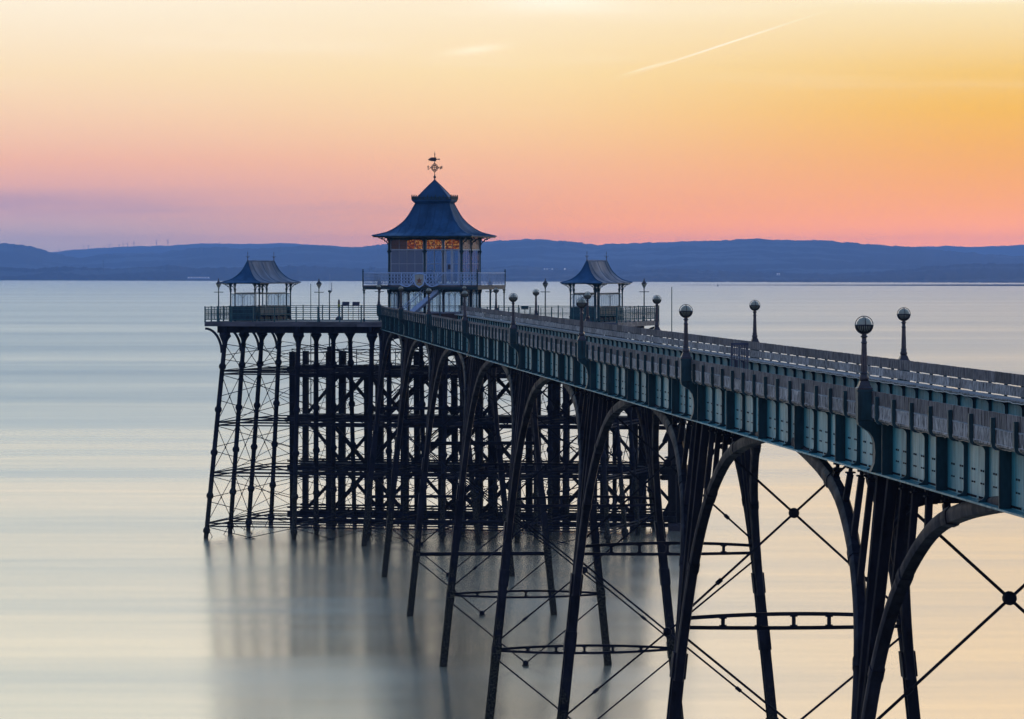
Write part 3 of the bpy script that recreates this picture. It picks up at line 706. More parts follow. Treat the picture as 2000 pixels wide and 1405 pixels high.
# ---------------------------------------------------------------- shelters
PROF = [(0,0),(.106,.257),(.227,.494),(.41,.711),(.65,.89),(1,1)]
def rprof(k):
    for (h0, v0), (h1, v1) in zip(PROF, PROF[1:]):
        if k <= v1: return h0+(h1-h0)*(k-v0)/(v1-v0)
    return 1.0
PC = crom([(h, v, 0) for h, v in PROF], 3)     # smoothed concave roof curve: run, drop
def hip_roof(m_top, ha0, hb0, ha1, hb1, z0, z1, side):
    """one curved side of a hipped roof, 0 front 1 right 2 back 3 left; inner half sizes 0 at z0, outer 1 at z1"""
    rows = []
    for p in PC:
        a = ha0+(ha1-ha0)*p.x; b = hb0+(hb1-hb0)*p.x; z = z0+(z1-z0)*p.y
        c4 = [(-a,-b,z),(a,-b,z),(a,b,z),(-a,b,z)]; rows.append((c4[side], c4[(side+1) % 4]))
    return rows
def roof_side(parent, ha0, hb0, ha1, hb1, z0, z1, side, seams, mat=None, thick=.04):
    rows = hip_roof(None, ha0, hb0, ha1, hb1, z0, z1, side); n = max(4, seams); m = MB(); vs = []; fs = []
    for l_, r_ in rows:
        for j in range(n+1): vs.append(Vector(l_).lerp(Vector(r_), j/n))
    nr = len(rows)
    for i in range(nr-1):
        for j in range(n): fs.append((i*(n+1)+j, i*(n+1)+j+1, (i+1)*(n+1)+j+1, (i+1)*(n+1)+j))
    o = len(vs); vs2 = vs + [v-Vector((0,0,thick)) for v in vs]; fs2 = fs + [tuple(k+o for k in f[::-1]) for f in fs]
    e = [(nr-1)*(n+1)+j for j in range(n+1)]
    fs2 += [(e[j], e[j+1], e[j+1]+o, e[j]+o) for j in range(n)]
    m.add(vs2, fs2); r0 = part('roof_slope', m, mat or ROOF, parent, True)
    hw = (Vector(rows[-1][1])-Vector(rows[-1][0])); wl = hw.length; hw.normalize(); mid = (Vector(rows[-1][0])+Vector(rows[-1][1]))/2
    for j in range(1, seams):
        off = (j/seams-.5)*wl; pts = []
        for l_, r_ in rows:
            c_ = (Vector(l_)+Vector(r_))/2
            if abs(off) <= (Vector(r_)-Vector(l_)).length/2+.001: pts.append(c_+hw*off+Vector((0,0,.012)))
        if len(pts) > 2: part('roof_seam', MB().tube(pts, .014, 4), mat or ROOF, r0)
    return r0
def hips(parent, ha0, hb0, ha1, hb1, z0, z1, r=.035):
    for side in range(4):
        rows = hip_roof(None, ha0, hb0, ha1, hb1, z0, z1, side); part('hip_roll', MB().tube([Vector(a)+Vector((0,0,.01)) for a, b in rows], r, 6), ROOF, parent)
def scroll(m, o, dx, dy, s):
    """little pierced eaves bracket reaching out from o"""
    d = Vector((dx, dy, 0)).normalized()
    m.tube([o+Vector((0,0,-.55*s)), o+d*.12*s+Vector((0,0,-.3*s)), o+d*.35*s+Vector((0,0,-.1*s)), o+d*.62*s+Vector((0,0,-.03*s))], .022*s+.006, 5)
    m.tube([o+d*(.2*s+.1*s*cos(a))+Vector((0,0,-.14*s+.1*s*sin(a))) for a in [2*pi*k/10 for k in range(11)]], .016*s+.005, 4, (d.y, -d.x, 0))
    m.tube([o+d*(.4*s+.06*s*cos(a))+Vector((0,0,-.08*s+.05*s*sin(a))) for a in [2*pi*k/8 for k in range(9)]], .013*s+.005, 4, (d.y, -d.x, 0))
def finial(parent, x, y, z):
    m = MB().lathe([(.05,0),(.03,.08),(.018,.12),(.03,.18),(.012,.24),(.012,.5),(.025,.53),(.006,.7)], 8, (x,y,z))
    for sgn in (1, -1): m.tube([(x, y, z+.22), (x, y+sgn*.09, z+.3), (x, y+sgn*.15, z+.37)], .012, 4); m.tube([(x, y, z+.22), (x+sgn*.09, y, z+.3), (x+sgn*.15, y, z+.37)], .012, 4)
    part('finial', m, IRON2, parent, True)
def shelter(ac, label):
    t = thing('shelter', label, 'shelter', head_at(ac, DP/2, DK), -PH, 'open shelters on the pier head')
    ha, hb = .94, 4.6; ze = 2.87; zr = 4.45
    for side in range(4): roof_side(t, .03, 3.35, 1.56, 5.25, zr, ze, side, 1 if side % 2 == 0 else 4)
    hips(t, .03, 3.35, 1.56, 5.25, zr, ze)
    part('ridge_cap', MB().tube([(0,-3.35,zr+.02),(0,3.35,zr+.02)], .05, 8), ROOF, t)
    part('eaves_board', MB().box(-1.5,1.5,-5.19,-5.15,ze-.09,ze-.035), TEALD, t); part('eaves_board', MB().box(-1.5,1.5,5.15,5.19,ze-.09,ze-.035), TEALD, t)
    part('eaves_board', MB().box(-1.5,-1.46,-5.149,5.149,ze-.09,ze-.035), TEALD, t); part('eaves_board', MB().box(1.46,1.5,-5.149,5.149,ze-.09,ze-.035), TEALD, t)
    part('ceiling', MB().box(-1.44,1.44,-5.13,5.13,ze-.06,ze-.045), FASC, t)
    finial(t, 0, -3.35, zr+.03); finial(t, 0, 3.35, zr+.03)
    for sx in (-1, 1):
        for b in (-hb, -hb+1.08, hb-1.08, hb):
            m = MB().lathe([(.09,0),(.09,.12),(.06,.16),(.055,1.0),(.05,2.15),(.085,2.2),(.06,2.25),(.11,2.36),(.06,2.42),(.05,2.5),(.1,2.75),(.12,ze-.06)], 10, (sx*ha, b, 0))
            part('post', m, TEALD, t, True)
            m = MB(); o = Vector((sx*ha, b, ze-.08)); scroll(m, o, sx, 0, .95)
            if abs(b) == hb: scroll(m, o, 0, (1 if b > 0 else -1), .95)
            scroll(m, o, 0, (1 if b < 0 else -1), .6)
            part('eaves_bracket', m, TEALD, t)
        part('side_panel', MB().box(sx*ha-.025, sx*ha+.025, -hb+1.14, hb-1.14, .06, 1.05), TEALD, t)
        for k in range(7): part('panel_batten', MB().box(sx*ha-.045, sx*ha+.045, -hb+1.3+k*1.0, -hb+1.36+k*1.0, .05, 1.07), TEALD, t)
        for z in (1.09, 2.02): part('screen_rail', MB().box(sx*ha-.03, sx*ha+.03, -hb+1.12, hb-1.12, z-.025, z+.025), TEALD, t)
        gm = MB()
        for k in range(1, 9):
            y = -hb+1.12+k*(2*hb-2.24)/9
            gm.box(sx*ha-.012, sx*ha+.012, y-.012, y+.012, 1.11, 2.0)
        part('glazing_bars', gm, FRAME, t, kind='stuff')
        cm = MB()
        for k in range(60):
            y = -hb+1.2+k*(2*hb-2.4)/59; cm.box(sx*ha-.01, sx*ha+.01, y-.015, y+.015, 2.04, 2.04+(.10 if k % 2 else .06))
        part('cresting', cm, TEALD, t, kind='stuff')
        # seat facing out along each long side
        for j in range(3): part('seat_slat', MB().box(sx*(ha+.1+.12*j)-.05, sx*(ha+.1+.12*j)+.05, -hb+1.2, hb-1.2, .44, .475), TEALD, t)
        for k in range(5):
            y = -hb+1.3+k*1.62; part('seat_leg', MB().prism([(ha+.05,.44),(ha+.42,.44),(ha+.36,.3),(ha+.4,.02),(ha+.33,.02),(ha+.28,.3),(ha+.05,.36)], lambda p, t_: (sx*p[0], t_, p[1]), y-.03, y+.03), IRON, t)
    for sy in (-1, 1):
        part('end_panel', MB().box(-ha+.06, ha-.06, sy*hb-.025, sy*hb+.025, .06, 1.05), TEALD, t)
        for z in (1.09, 2.02): part('screen_rail', MB().box(-ha+.05, ha-.05, sy*hb-.03, sy*hb+.03, z-.025, z+.025), TEALD, t)
        part('mullion', MB().box(-.02,.02, sy*hb-.02, sy*hb+.02, 1.1, 2.0), TEALD, t)
        for sgn in (-1, 1): part('arch_piece', MB().tube([(sgn*.0, sy*hb, 1.72),(sgn*.12, sy*hb, 1.86),(sgn*.3, sy*hb, 2.0)], .014, 4), TEALD, t); part('arch_piece', MB().tube([(sgn*(ha-.06), sy*hb, 1.72),(sgn*(ha-.17), sy*hb, 1.86),(sgn*(ha-.34), sy*hb, 2.0)], .014, 4), TEALD, t)
        part('pane', MB().box(-ha+.08, ha-.08, sy*hb-.004, sy*hb+.004, 1.12, 1.99), GLASS, t)
    return t
shelter(.6, 'hipped roof open shelter at the left end of the pier head')
shelter(26.35, 'hipped roof open shelter at the right end of the pier head')

# ---------------------------------------------------------------- pavilion
PVC = (14.05, DP/2)
pv_ = thing('pavilion', 'two storey pavilion with curved dark roof, balcony and weathervane', 'pavilion', head_at(*PVC, DK), -PH)
hbp = 2.75; ZF = 2.67; ZEA = 6.32    # floor of the upper storey, eaves
for side in range(4): roof_side(pv_, 1.28, .72, 3.78, 3.83, 8.74, ZEA, side, 13)
hips(pv_, 1.28, .72, 3.78, 3.83, 8.74, ZEA, .04)
for sgn in (-1, 1):
    part('eaves_board', MB().box(-3.72,3.72, sgn*3.74-.03, sgn*3.74+.03, ZEA-.12, ZEA-.03), TEALD, pv_)
    part('eaves_board', MB().box(sgn*3.69-.03, sgn*3.69+.03, -3.7, 3.7, ZEA-.12, ZEA-.03), TEALD, pv_)
part('ceiling', MB().box(-3.6,3.6,-3.6,3.6,ZEA-.08,ZEA-.05), FASC, pv_)
# crested gallery and cap roof
part('gallery_ledge', MB().add([(-1.3,-.74,8.72),(1.3,-.74,8.72),(1.3,.74,8.72),(-1.3,.74,8.72),(-1.5,-.95,8.92),(1.5,-.95,8.92),(1.5,.95,8.92),(-1.5,.95,8.92),(-1.5,-.95,9.0),(1.5,-.95,9.0),(1.5,.95,9.0),(-1.5,.95,9.0)],
     [(0,1,5,4),(1,2,6,5),(2,3,7,6),(3,0,4,7),(4,5,9,8),(5,6,10,9),(6,7,11,10),(7,4,8,11),(8,9,10,11),(3,2,1,0)]), ROOF, pv_)
for side, (p, q) in enumerate((((-1.5,-.95),(1.5,-.95)), ((1.5,-.95),(1.5,.95)), ((1.5,.95),(-1.5,.95)), ((-1.5,.95),(-1.5,-.95)))):
    p = Vector((*p, 9.0)); q = Vector((*q, 9.0)); n = 10 if side % 2 == 0 else 6
    m = MB(); m.bar(p+Vector((0,0,.03)), q+Vector((0,0,.03)), .03, .06); m.bar(p+Vector((0,0,.14)), q+Vector((0,0,.14)), .03, .05)
    for k in range(n+1):
        c_ = p.lerp(q, k/n); hh = .30 if k % 2 == 0 else .2
        m.bar(c_, c_+Vector((0,0,hh)), .07, .07, (1,0,0)); m.lathe([(.001,-.06),(.06,0),(.001,.09)], 6, c_+Vector((0,0,hh)))
    part('cresting', m, TEALD, pv_)
apx = 10.48
for k in range(4):
    c4 = [(-1.28,-.72),(1.28,-.72),(1.28,.72),(-1.28,.72)]; a, b = c4[k], c4[(k+1) % 4]; vs = []; rows = 6
    for i in range(rows+1):
        f_ = i/rows; g = f_**1.12; z = 9.0+(apx-9.0)*f_
        vs += [(a[0]*(1-g), a[1]*(1-g), z), (b[0]*(1-g), b[1]*(1-g), z)]
    part('cap_slope', MB().add(vs, [(2*i, 2*i+1, 2*i+3, 2*i+2) for i in range(rows)]), ROOF, pv_)
    part('hip_roll', MB().tube([(a[0]*(1-(i/rows)**1.12), a[1]*(1-(i/rows)**1.12), 9.0+(apx-9.0)*i/rows+.01) for i in range(rows+1)], .03, 5), ROOF, pv_)
# weathervane
wv_ = part('weathervane_pole', MB().lathe([(.07,-.05),(.05,.05),(.03,.08),(.1,.16),(.11,.2),(.1,.25),(.03,.32),(.05,.36),(.025,.42),(.03,1.0),(.028,1.85),(.05,1.93),(.02,1.97),(.005,2.12)], 8, (0,0,apx)), IRON2, pv_, True)
# the arms lie in the plane facing the land
ca, sa = 1.0, 0.0
def P3(x, z): return (x*ca, x*sa-.02, apx+z)
part('vane', MB().prism([(-.52,1.5),(-.36,1.6),(-.28,1.66),(.05,1.66),(.12,1.7),(.10,1.58),(.22,1.55),(.36,1.58),(.40,1.52),(.36,1.46),(.22,1.5),(.10,1.46),(.12,1.34),(.05,1.38),(-.28,1.38),(-.36,1.44),(-.52,1.34),(-.42,1.44),(-.52,1.52)], lambda p, t_: (p[0], t_, apx+p[1]), -.012, .012), IRON2, wv_)
part('compass_arm', MB().tube([P3(-.36,.9), P3(.36,.9)], .025, 5), IRON2, wv_)
part('compass_arm', MB().tube([(0,-.4,apx+.9),(0,.4,apx+.9)], .025, 5), IRON2, wv_)
for cx_, cz, rr in ((0,.9,.17),(-.22,.9,.08),(.22,.9,.08),(0,1.13,.09),(0,.67,.09),(-.14,1.05,.06),(.14,1.05,.06),(-.14,.75,.06),(.14,.75,.06)):
    part('scroll_ring', MB().tube([P3(cx_+rr*cos(2*pi*k/14), cz+rr*sin(2*pi*k/14)) for k in range(15)], .026, 4, (0,1,0)), IRON2, wv_)
# letters read from the seaward side, so they stand reversed here
part('letter_n', MB().tube([P3(.42,.78), P3(.42,1.02)], .03, 4, (0,1,0)).tube([P3(.56,.78), P3(.56,1.02)], .03, 4, (0,1,0)).tube([P3(.56,1.02), P3(.42,.78)], .03, 4, (0,1,0)), IRON2, wv_, label='compass letter N seen from behind')
part('letter_s', MB().tube([P3(-.48-.065*x, .9+.12*z) for x, z in ((-1,.75),(-.4,1),(.5,.95),(1,.55),(.6,.1),(-.5,-.1),(-1,-.5),(-.5,-.95),(.4,-1),(1,-.75))], .03, 4, (0,1,0)), IRON2, wv_, label='compass letter S seen from behind')
# eaves brackets, corner and wall columns, both storeys
for a in (-hbp, -.05, hbp):
    for b in (-hbp, 0, hbp):
        if a not in (-hbp, hbp) and b not in (-hbp, hbp): continue
        m = MB().lathe([(.13,ZF),(.13,ZF+.1),(.1,ZF+.14),(.09,ZF+2.25),(.12,ZF+2.4),(.18,ZF+2.5),(.12,ZF+2.58),(.1,ZF+2.65),(.1,ZEA-.3),(.15,ZEA-.12)], 10, (a, b, 0)); part('upper_column', m, TEALD, pv_, True)
        m = MB().lathe([(.16,0),(.16,.3),(.11,.36),(.1,2.0),(.16,2.15),(.18,ZF-.32)], 10, (a, b, 0)); part('lower_column', m, TEALD, pv_, True)
        m = MB(); o = Vector((a, b, ZEA-.1))
        if abs(a) == hbp: scroll(m, o, (1 if a > 0 else -1), 0, 1.35)
        if abs(b) == hbp: scroll(m, o, 0, (1 if b > 0 else -1), 1.35)
        part('eaves_bracket', m, TEALD, pv_)
# balcony
HB = 4.36
part('balcony_floor', MB().box(-HB, HB, -HB, HB, ZF-.12, ZF), FASC, pv_)
for sgn in (-1, 1):
    part('balcony_beam', MB().box(-HB+.02, HB-.02, sgn*(HB-.06)-.05, sgn*(HB-.06)+.05, ZF-.30, ZF-.124), TEALD, pv_); part('balcony_beam', MB().box(sgn*(HB-.06)-.05, sgn*(HB-.06)+.05, -HB+.13, HB-.13, ZF-.30, ZF-.124), TEALD, pv_)
part('soffit', MB().box(-HB+.14, HB-.14, -HB+.14, HB-.14, ZF-.16, ZF-.124), FASC, pv_)
def lace(ln, plain=False):
    m = MB(); n = max(1, round(ln/.235)); s_ = ln/n
    for k in range(n):
        x = k*s_
        if plain:
            for j in range(3): m.box(x+s_*(j+.5)/3-.005, x+s_*(j+.5)/3+.005, -.005, .005, .08, .88)
        else:
            for zc in (.24, .48, .72):
                m.tube([(x+s_/2+s_*.46*cos(2*pi*q/8), 0, zc+.115*sin(2*pi*q/8)) for q in range(9)], .017, 3, (0,1,0))
            m.box(x-.012, x+.012, -.01, .01, .08, .88)
    return m
def bal_side(rot, k0):
    segs = 6; ln = (2*HB-.1)/segs
    for k in range(segs):
        plain = (rot, k) in ((0,0),(0,4),(1,0),(1,1),(1,2),(1,3),(1,4),(1,5))
        x = -HB+.05+k*ln; me = lace(ln-.02, plain).mesh('lace_panel', PALE)
        q = [(x,-HB+.04),( HB-.04,x),(-x, HB-.04),(-HB+.04,-x)][rot]
        put('lace_panel', me, pv_, (q[0], q[1], ZF), rot*pi/2)
    for z, hh in ((.93,.05),(.86,.025),(.07,.03)):
        c4 = [Vector((-HB+.04,-HB+.04,ZF+z)), Vector((HB-.04,-HB+.04,ZF+z)), Vector((HB-.04,HB-.04,ZF+z)), Vector((-HB+.04,HB-.04,ZF+z))]
        part('balcony_rail', MB().bar(c4[rot], c4[(rot+1) % 4], .045, hh), PALE, pv_)
for r in range(4): bal_side(r, 0)
for a in (-HB+.04, HB-.04):
    for b in (-HB+.04, HB-.04):
        part('balcony_post', MB().lathe([(.05,ZF-.1),(.05,ZF+.98),(.07,ZF+1.02),(.03,ZF+1.08),(.06,ZF+1.14),(.01,ZF+1.2)], 8, (a,b,0)), TEALD, pv_, True)
for a, b in ((-HB+.1,-HB+.1),(-HB+.1,HB-.1),(HB-.1,-HB+.1),(HB-.1,HB-.1),(-HB+.1,0),(HB-.1,0),(-1.5,-HB+.1),(1.5,-HB+.1),(-1.5,HB-.1),(1.5,HB-.1)):
    part('balcony_support', MB().lathe([(.08,0),(.08,.2),(.05,.26),(.045,2.05),(.1,2.12),(.06,2.2),(.13,ZF-.31)], 10, (a,b,0)), TEALD, pv_, True)
for x in (1.2, 2.7): part('fly_brace', MB().tube([(HB, -HB+x, ZF+.92),(HB+.12, -HB+x, ZF+.7),(HB+.02, -HB+x+.25, ZF+.35),(HB+.16, -HB+x+.35, ZF+.02)], .022, 5), PALE, pv_)
# shield with scrolled supporters on the front balcony
sx_ = a_for(819.5, DP/2-HB)-PVC[0]; fy = -HB-.02
sh = part('shield', MB().prism([(-.34,.72),(0,.76),(.34,.72),(.34,.25),(.24,0),(0,-.16),(-.24,0),(-.34,.25)], lambda p, t_: (sx_+p[0], t_, ZF+.05+p[1]), fy-.06, fy-.02), CREAM, pv_)
part('shield_rim', MB().tube([(sx_+p[0]*1.12, fy-.07, ZF+.05+.3+(p[1]-.3)*1.1) for p in ((-.34,.72),(0,.77),(.34,.72),(.34,.25),(.24,0),(0,-.16),(-.24,0),(-.34,.25),(-.34,.72))], .055, 5, (0,1,0)), PALE, sh)
part('emblem', MB().prism([(0,.56),(.07,.4),(.2,.42),(.1,.28),(.17,.1),(0,.2),(-.17,.1),(-.1,.28),(-.2,.42),(-.07,.4)], lambda p, t_: (sx_+p[0], t_, ZF+.02+p[1]), fy-.085, fy-.062), RED, sh)
part('emblem_band', MB().prism([(-.22,.02),(0,-.06),(.22,.02),(.2,.08),(0,.0),(-.2,.08)], lambda p, t_: (sx_+p[0], t_, ZF+.06+p[1]), fy-.08, fy-.062), GOLD, sh)
for sg in (-1, 1):
    part('garland', MB().tube(crom([(sx_+sg*.4, fy-.04, ZF+.45),(sx_+sg*.55, fy-.05, ZF+.12),(sx_+sg*.9, fy-.05, ZF-.08),(sx_+sg*1.3, fy-.05, ZF+.0),(sx_+sg*1.5, fy-.05, ZF+.12)], 4), .05, 5, (0,1,0)), PALE, sh)
    part('garland', MB().tube(crom([(sx_+sg*.42, fy-.04, ZF+.8),(sx_+sg*.6, fy-.05, ZF+.6),(sx_+sg*.5, fy-.05, ZF+.42),(sx_+sg*.62, fy-.05, ZF+.25)], 4), .035, 5, (0,1,0)), PALE, sh)
    part('garland', MB().tube([(sx_+sg*1.32, fy-.03, ZF-.02),(sx_+sg*1.36, fy-.03, ZF+.9)], .03, 5, (0,1,0)), PALE, sh)
# walls of the upper storey: sill, transom, fanlights, panes, doors, seen on each side
Zs, Zt, Zh = ZF+.02, ZF+2.62, ZEA-.16
def face(rot):
    def W(m, nm, mt, par=pv_, **k):
        o = part(nm, m, mt, par, **k); o.rotation_euler = (0,0,rot*pi/2); return o
    y = -hbp
    W(MB().box(-hbp+.1, hbp-.1, y-.04, y+.04, Zh-.12, Zh), 'head_beam', TEALD)
    W(MB().box(-hbp+.1, hbp-.1, y-.035, y+.035, Zt-.04, Zt+.04), 'transom', FRAME)
    W(MB().box(-hbp+.1, hbp-.1, y-.035, y+.035, Zs-.01, Zs+.09), 'sill', FRAME)
    bays = ((-hbp+.12, -.15, 4, 'win'), (.06, 1.28, 2, 'win'), (1.42, hbp-.12, 2, 'door')) if rot == 0 else ((-hbp+.12, -.15, 4, 'win'), (.06, hbp-.12, 4, 'win'))
    for bi, (x0, x1, n, ty) in enumerate(bays):
        wf = W(MB().box(x0-.02, x0+.03, y-.03, y+.03, Zs+.09, Zh-.12).box(x1-.03, x1+.02, y-.03, y+.03, Zs+.09, Zh-.12), 'door_frame' if ty == 'door' else 'window_frame', FRAME)
        s_ = (x1-x0-.08)/n
        for k in range(n):
            xa = x0+.04+k*s_; xb = xa+s_
            if k: part('glazing_bar', MB().box(xa-.014, xa+.014, y-.02, y+.02, Zs+.09, Zh-.12), FRAME, wf)
            for (za, zb2) in ((Zs+.1, Zs+1.55), (Zs+1.58, Zt-.05)):
                part('pane', MB().box(xa+.014, xb-.014, y-.004, y+.004, za, zb2), FROST if (rot == 0 and bi == 0) else GLASS, wf)
            part('stained_pane', MB().box(xa+.014, xb-.014, y-.004, y+.004, Zt+.05, Zh-.14), (STAIND if (rot != 0 or (bi == 0 and k < 2)) else STAIN), wf)
        part('glazing_bar', MB().box(x0+.03, x1-.03, y-.018, y+.018, Zs+1.55, Zs+1.58), FRAME, wf)
        part('glazing_bar', MB().box(x0+.03, x1-.03, y-.02, y+.015, Zt+.28, Zt+.31), IRON2, wf)
        if ty == 'door':
            for k in range(2):
                xa = x0+.04+k*s_
                part('stile', MB().box(xa+.015, xa+.1, y-.03, y-.022, Zs+.09, Zt-.04).box(xa+s_-.1, xa+s_-.015, y-.03, y-.022, Zs+.09, Zt-.04), FRAME, wf)
            part('notice', MB().box(x0+.28, x0+.5, y-.045, y-.035, Zs+1.15, Zs+1.5), FABR, wf)
        # pointed arch pieces over the fanlights
        for k in range(max(1, n//2)):
            xa = x0+.04+2*k*s_; xm = xa+s_; xb = xa+2*s_
            part('arch_piece', MB().prism([(xa,Zh-.12),(xm,Zh-.12),(xm-.12,Zh-.13),(xa+.06,Zh-.19),(xa,Zh-.26)], lambda p, t_: (p[0], t_, p[1]), y-.03, y-.006), TEALD, wf)
            part('arch_piece', MB().prism([(xb,Zh-.12),(xm,Zh-.12),(xm+.12,Zh-.13),(xb-.06,Zh-.19),(xb,Zh-.26)], lambda p, t_: (p[0], t_, p[1]), y-.03, y-.006), TEALD, wf)
    # lower storey: slim bars and pointed arches over a dark dado
    W(MB().box(-hbp+.12, hbp-.12, y-.03, y+.03, 0.03, .62), 'dado', BROWN)
    W(MB().box(-hbp+.12, hbp-.12, y-.05, y+.05, .62, .68), 'dado_rail', FRAME)
    W(MB().box(-hbp+.12, hbp-.12, y-.03, y+.03, 2.18, ZF-.17), 'lintel', TEALD)
    for k in range(1, 12):
        x = -hbp+.12+k*(2*hbp-.24)/12; W(MB().box(x-.016, x+.016, y-.016, y+.016, .68, 2.18), 'mullion', TEALD if k % 4 == 0 else FRAME)
    for k in range(12):
        x = -hbp+.12+(k+.5)*(2*hbp-.24)/12; s2 = (2*hbp-.24)/24
        for sg in (-1, 1): W(MB().tube([(x+sg*s2, y, 1.9),(x+sg*s2*.6, y, 2.05),(x, y, 2.17)], .012, 4), 'arch_piece', TEALD)
        W(MB().box(x-s2+.02, x+s2-.02, y-.004, y+.004, .69, 2.17), 'pane', CLEAR)
for r in range(4): face(r)
part('ground_floor', MB().box(-hbp-.1, hbp+.1, -hbp-.1, hbp+.1, .004, .03), PLANK, pv_)
# staircase up to the balcony along the front
st0 = a_for(785, DP/2-3.6)-PVC[0]; st1 = a_for(862, DP/2-3.6)-PVC[0]
def stair(y0, y1):
    n = 13
    for k in range(n):
        x = st0+(st1-st0)*(k+.5)/n; z = ZF*(k+1)/n
        part('stair_tread', MB().box(x-.16, x+.16, y0, y1, z-.04, z), FASC, pv_)
    for y in (y0-.03, y1+.03):
        part('stringer', MB().prism([(st0-.1,.0),(st0+.2,.0),(st1,ZF-.34),(st1,ZF-.0),(st0-.1,.2)], lambda p, t_: (p[0], t_, p[1]), y-.02, y+.02), PALE, pv_)
        part('stair_rail', MB().tube([(st0, y, .95),(st1, y, ZF+.9)], .025, 6), PALE, pv_)
        for k in range(12):
            x = st0+(st1-st0)*k/12; z = ZF*k/12; part('baluster', MB().box(x-.012,x+.012,y-.012,y+.012,z+.1,z+.94), PALE, pv_)
stair(-3.95, -3.0)
# lit string of bulbs inside the fanlights
for k in range(9):
    x = -.9+k*.42; part('bulb', MB().lathe([(.001,-.035),(.03,-.02),(.035,0),(.03,.02),(.001,.035)], 8, (x, -hbp+.12+.05*(k % 2), Zt+.14+.2*((k*7) % 3)/3)), BULB, pv_, True)
# furniture glimpsed through the glass
ch = thing('counter_case', 'rounded glass display case inside the pavilion upper window', 'display case', head_at(PVC[0]+.35, PVC[1]-hbp+.7, DK+ZF+.002), -PH)
part('base', MB().box(-.4,.4,-.25,.25,0,.45), FABR, ch)
part('curved_glass', MB().prism([(-.35,.45),(-.35,1.15),(-.05,1.12),(.2,.95),(.33,.7),(.36,.45)], lambda p, t_: (p[0], t_, p[1]), -.22, .22), GLASS, ch)
part('white_edge', MB().sweep([(-.05,-.23,1.14),(.2,-.23,.97),(.33,-.23,.72),(.37,-.23,.45)], [(-.02,-.06),(.02,-.06),(.02,.06),(-.02,.06)], (0,1,0)), WHITE, ch)

# ---------------------------------------------------------------- tall lanterns of the head
def lantern(px, b, lab):
    t = thing('lantern_post', lab, 'lantern', head_at(a_for(px, b), b, DK), -PH, 'pointed lanterns standing on the pier head')
    part('shaft', MB().lathe([(.09,0),(.09,.25),(.06,.32),(.05,.4),(.04,2.4),(.055,2.43),(.04,2.47)], 10), TEALD, t, True)
    part('ladder_bar', MB().tube([(-.36,0,2.17),(.36,0,2.17)], .028, 6), TEALD, t); 
    g = part('lantern', MB().lathe([(.04,2.46),(.07,2.5),(.2,2.74),(.205,2.78)], 8), OPAL, t)
    part('lantern_roof', MB().lathe([(.22,2.77),(.21,2.8),(.07,2.98),(.05,3.02),(.03,3.06),(.04,3.1),(.008,3.2)], 8), IRON2, t)
    part('glazing_bars', MB().tube([(.05,-.0,2.48),(.21,0,2.78)], .012, 4).tube([(-.05,0,2.48),(-.21,0,2.78)], .012, 4).tube([(0,-.05,2.48),(0,-.21,2.78)], .012, 4).tube([(0,.05,2.48),(0,.21,2.78)], .012, 4), IRON2, g, kind='stuff')
lantern(427, .3, 'pointed lantern post left of the left shelter'); lantern(623, .6, 'pointed lantern post between the left shelter and the pavilion')
lantern(741, 12.5, 'pointed lantern post at the left of the pavilion balcony'); lantern(957, 11, 'pointed lantern post at the right of the pavilion balcony')
lantern(1065, 9, 'pointed lantern post between the pavilion and the right shelter'); lantern(1258, 12.6, 'pointed lantern post right of the right shelter')
# small fittings on the head
def mast(px, b, z0, z1, r, lab, extra=None):
    t = thing('mast', lab, 'mast', head_at(a_for(px, b), b, z0), -PH)
    part('pole', MB().lathe([(r,0),(r*.9,(z1-z0)*.6),(r*.6,z1-z0)], 8), TEALD, t, True)
    if extra: extra(t, z1-z0)
mast(607, 16.2, 9.0, 18.55, .04, 'thin plain pole rising behind the front railing left of the lantern')
def ant(t, h):
    part('head_plate', MB().lathe([(.1,h-.12),(.12,h-.05),(.12,h),(.05,h+.03)], 8), TEALD, t); part('bracket', MB().tube([(0,0,h-.25),(.16,0,h-.08),(.18,0,h+.0)], .025, 5), TEALD, t)
    part('aerial', MB().tube([(.18,0,h),(.18,0,h+.58)], .035, 6), FRAME, t); part('whip', MB().tube([(.04,0,h),(.04,0,h+1.3)], .008, 4), FRAME, t)
    part('cabinet', MB().box(-.16,.16,-.12,.12,h-4.9,h-4.3), IRON, t)
mast(643.5, 16.0, 12.3, 18.05, .06, 'mast with a forked aerial right of the lantern', ant)
mast(1312, 16.0, -3, 18.35, .05, 'tall lone pole standing in the water right of the pier head')
t = thing('viewing_post', 'narrow post with a yellow green band behind the railing', 'post', head_at(a_for(662, 12.6), 12.6, DK), -PH)
part('base', MB().lathe([(.28,0),(.28,.1),(.2,.22),(.08,.3)], 10), IRON2, t); part('stem', MB().lathe([(.06,.28),(.06,.95)], 8), IRON2, t)
part('band', MB().lathe([(.095,.9),(.1,.95),(.1,1.18),(.09,1.2)], 10), YEL, t); part('top', MB().lathe([(.08,1.2),(.09,1.3),(.07,1.5),(.03,1.56)], 10), IRON2, t)
for px, lab in ((675, 'left of the two dark sloping boards above the railing'), (695, 'right of the two dark sloping boards above the railing')):
    t = thing('notice_board', lab, 'notice board', head_at(a_for(px, 13.6), 13.6, DK), -PH, 'dark boards by the railing')
    part('panel', MB().prism([(-.02,1.08),(.0,1.08),(.1,1.38),(.08,1.38)], lambda p, t_: (t_, p[0], p[1]), -.28, .28), FABR, t)
    for s_ in (-1, 1): part('leg', MB().box(s_*.22-.02, s_*.22+.02, -.02, .02, 0, 1.1), IRON2, t)
t = thing('notice_sign', 'small dark sign on the railing right of the pavilion', 'sign', head_at(a_for(1025, 13.8), 13.8, DK), -PH)
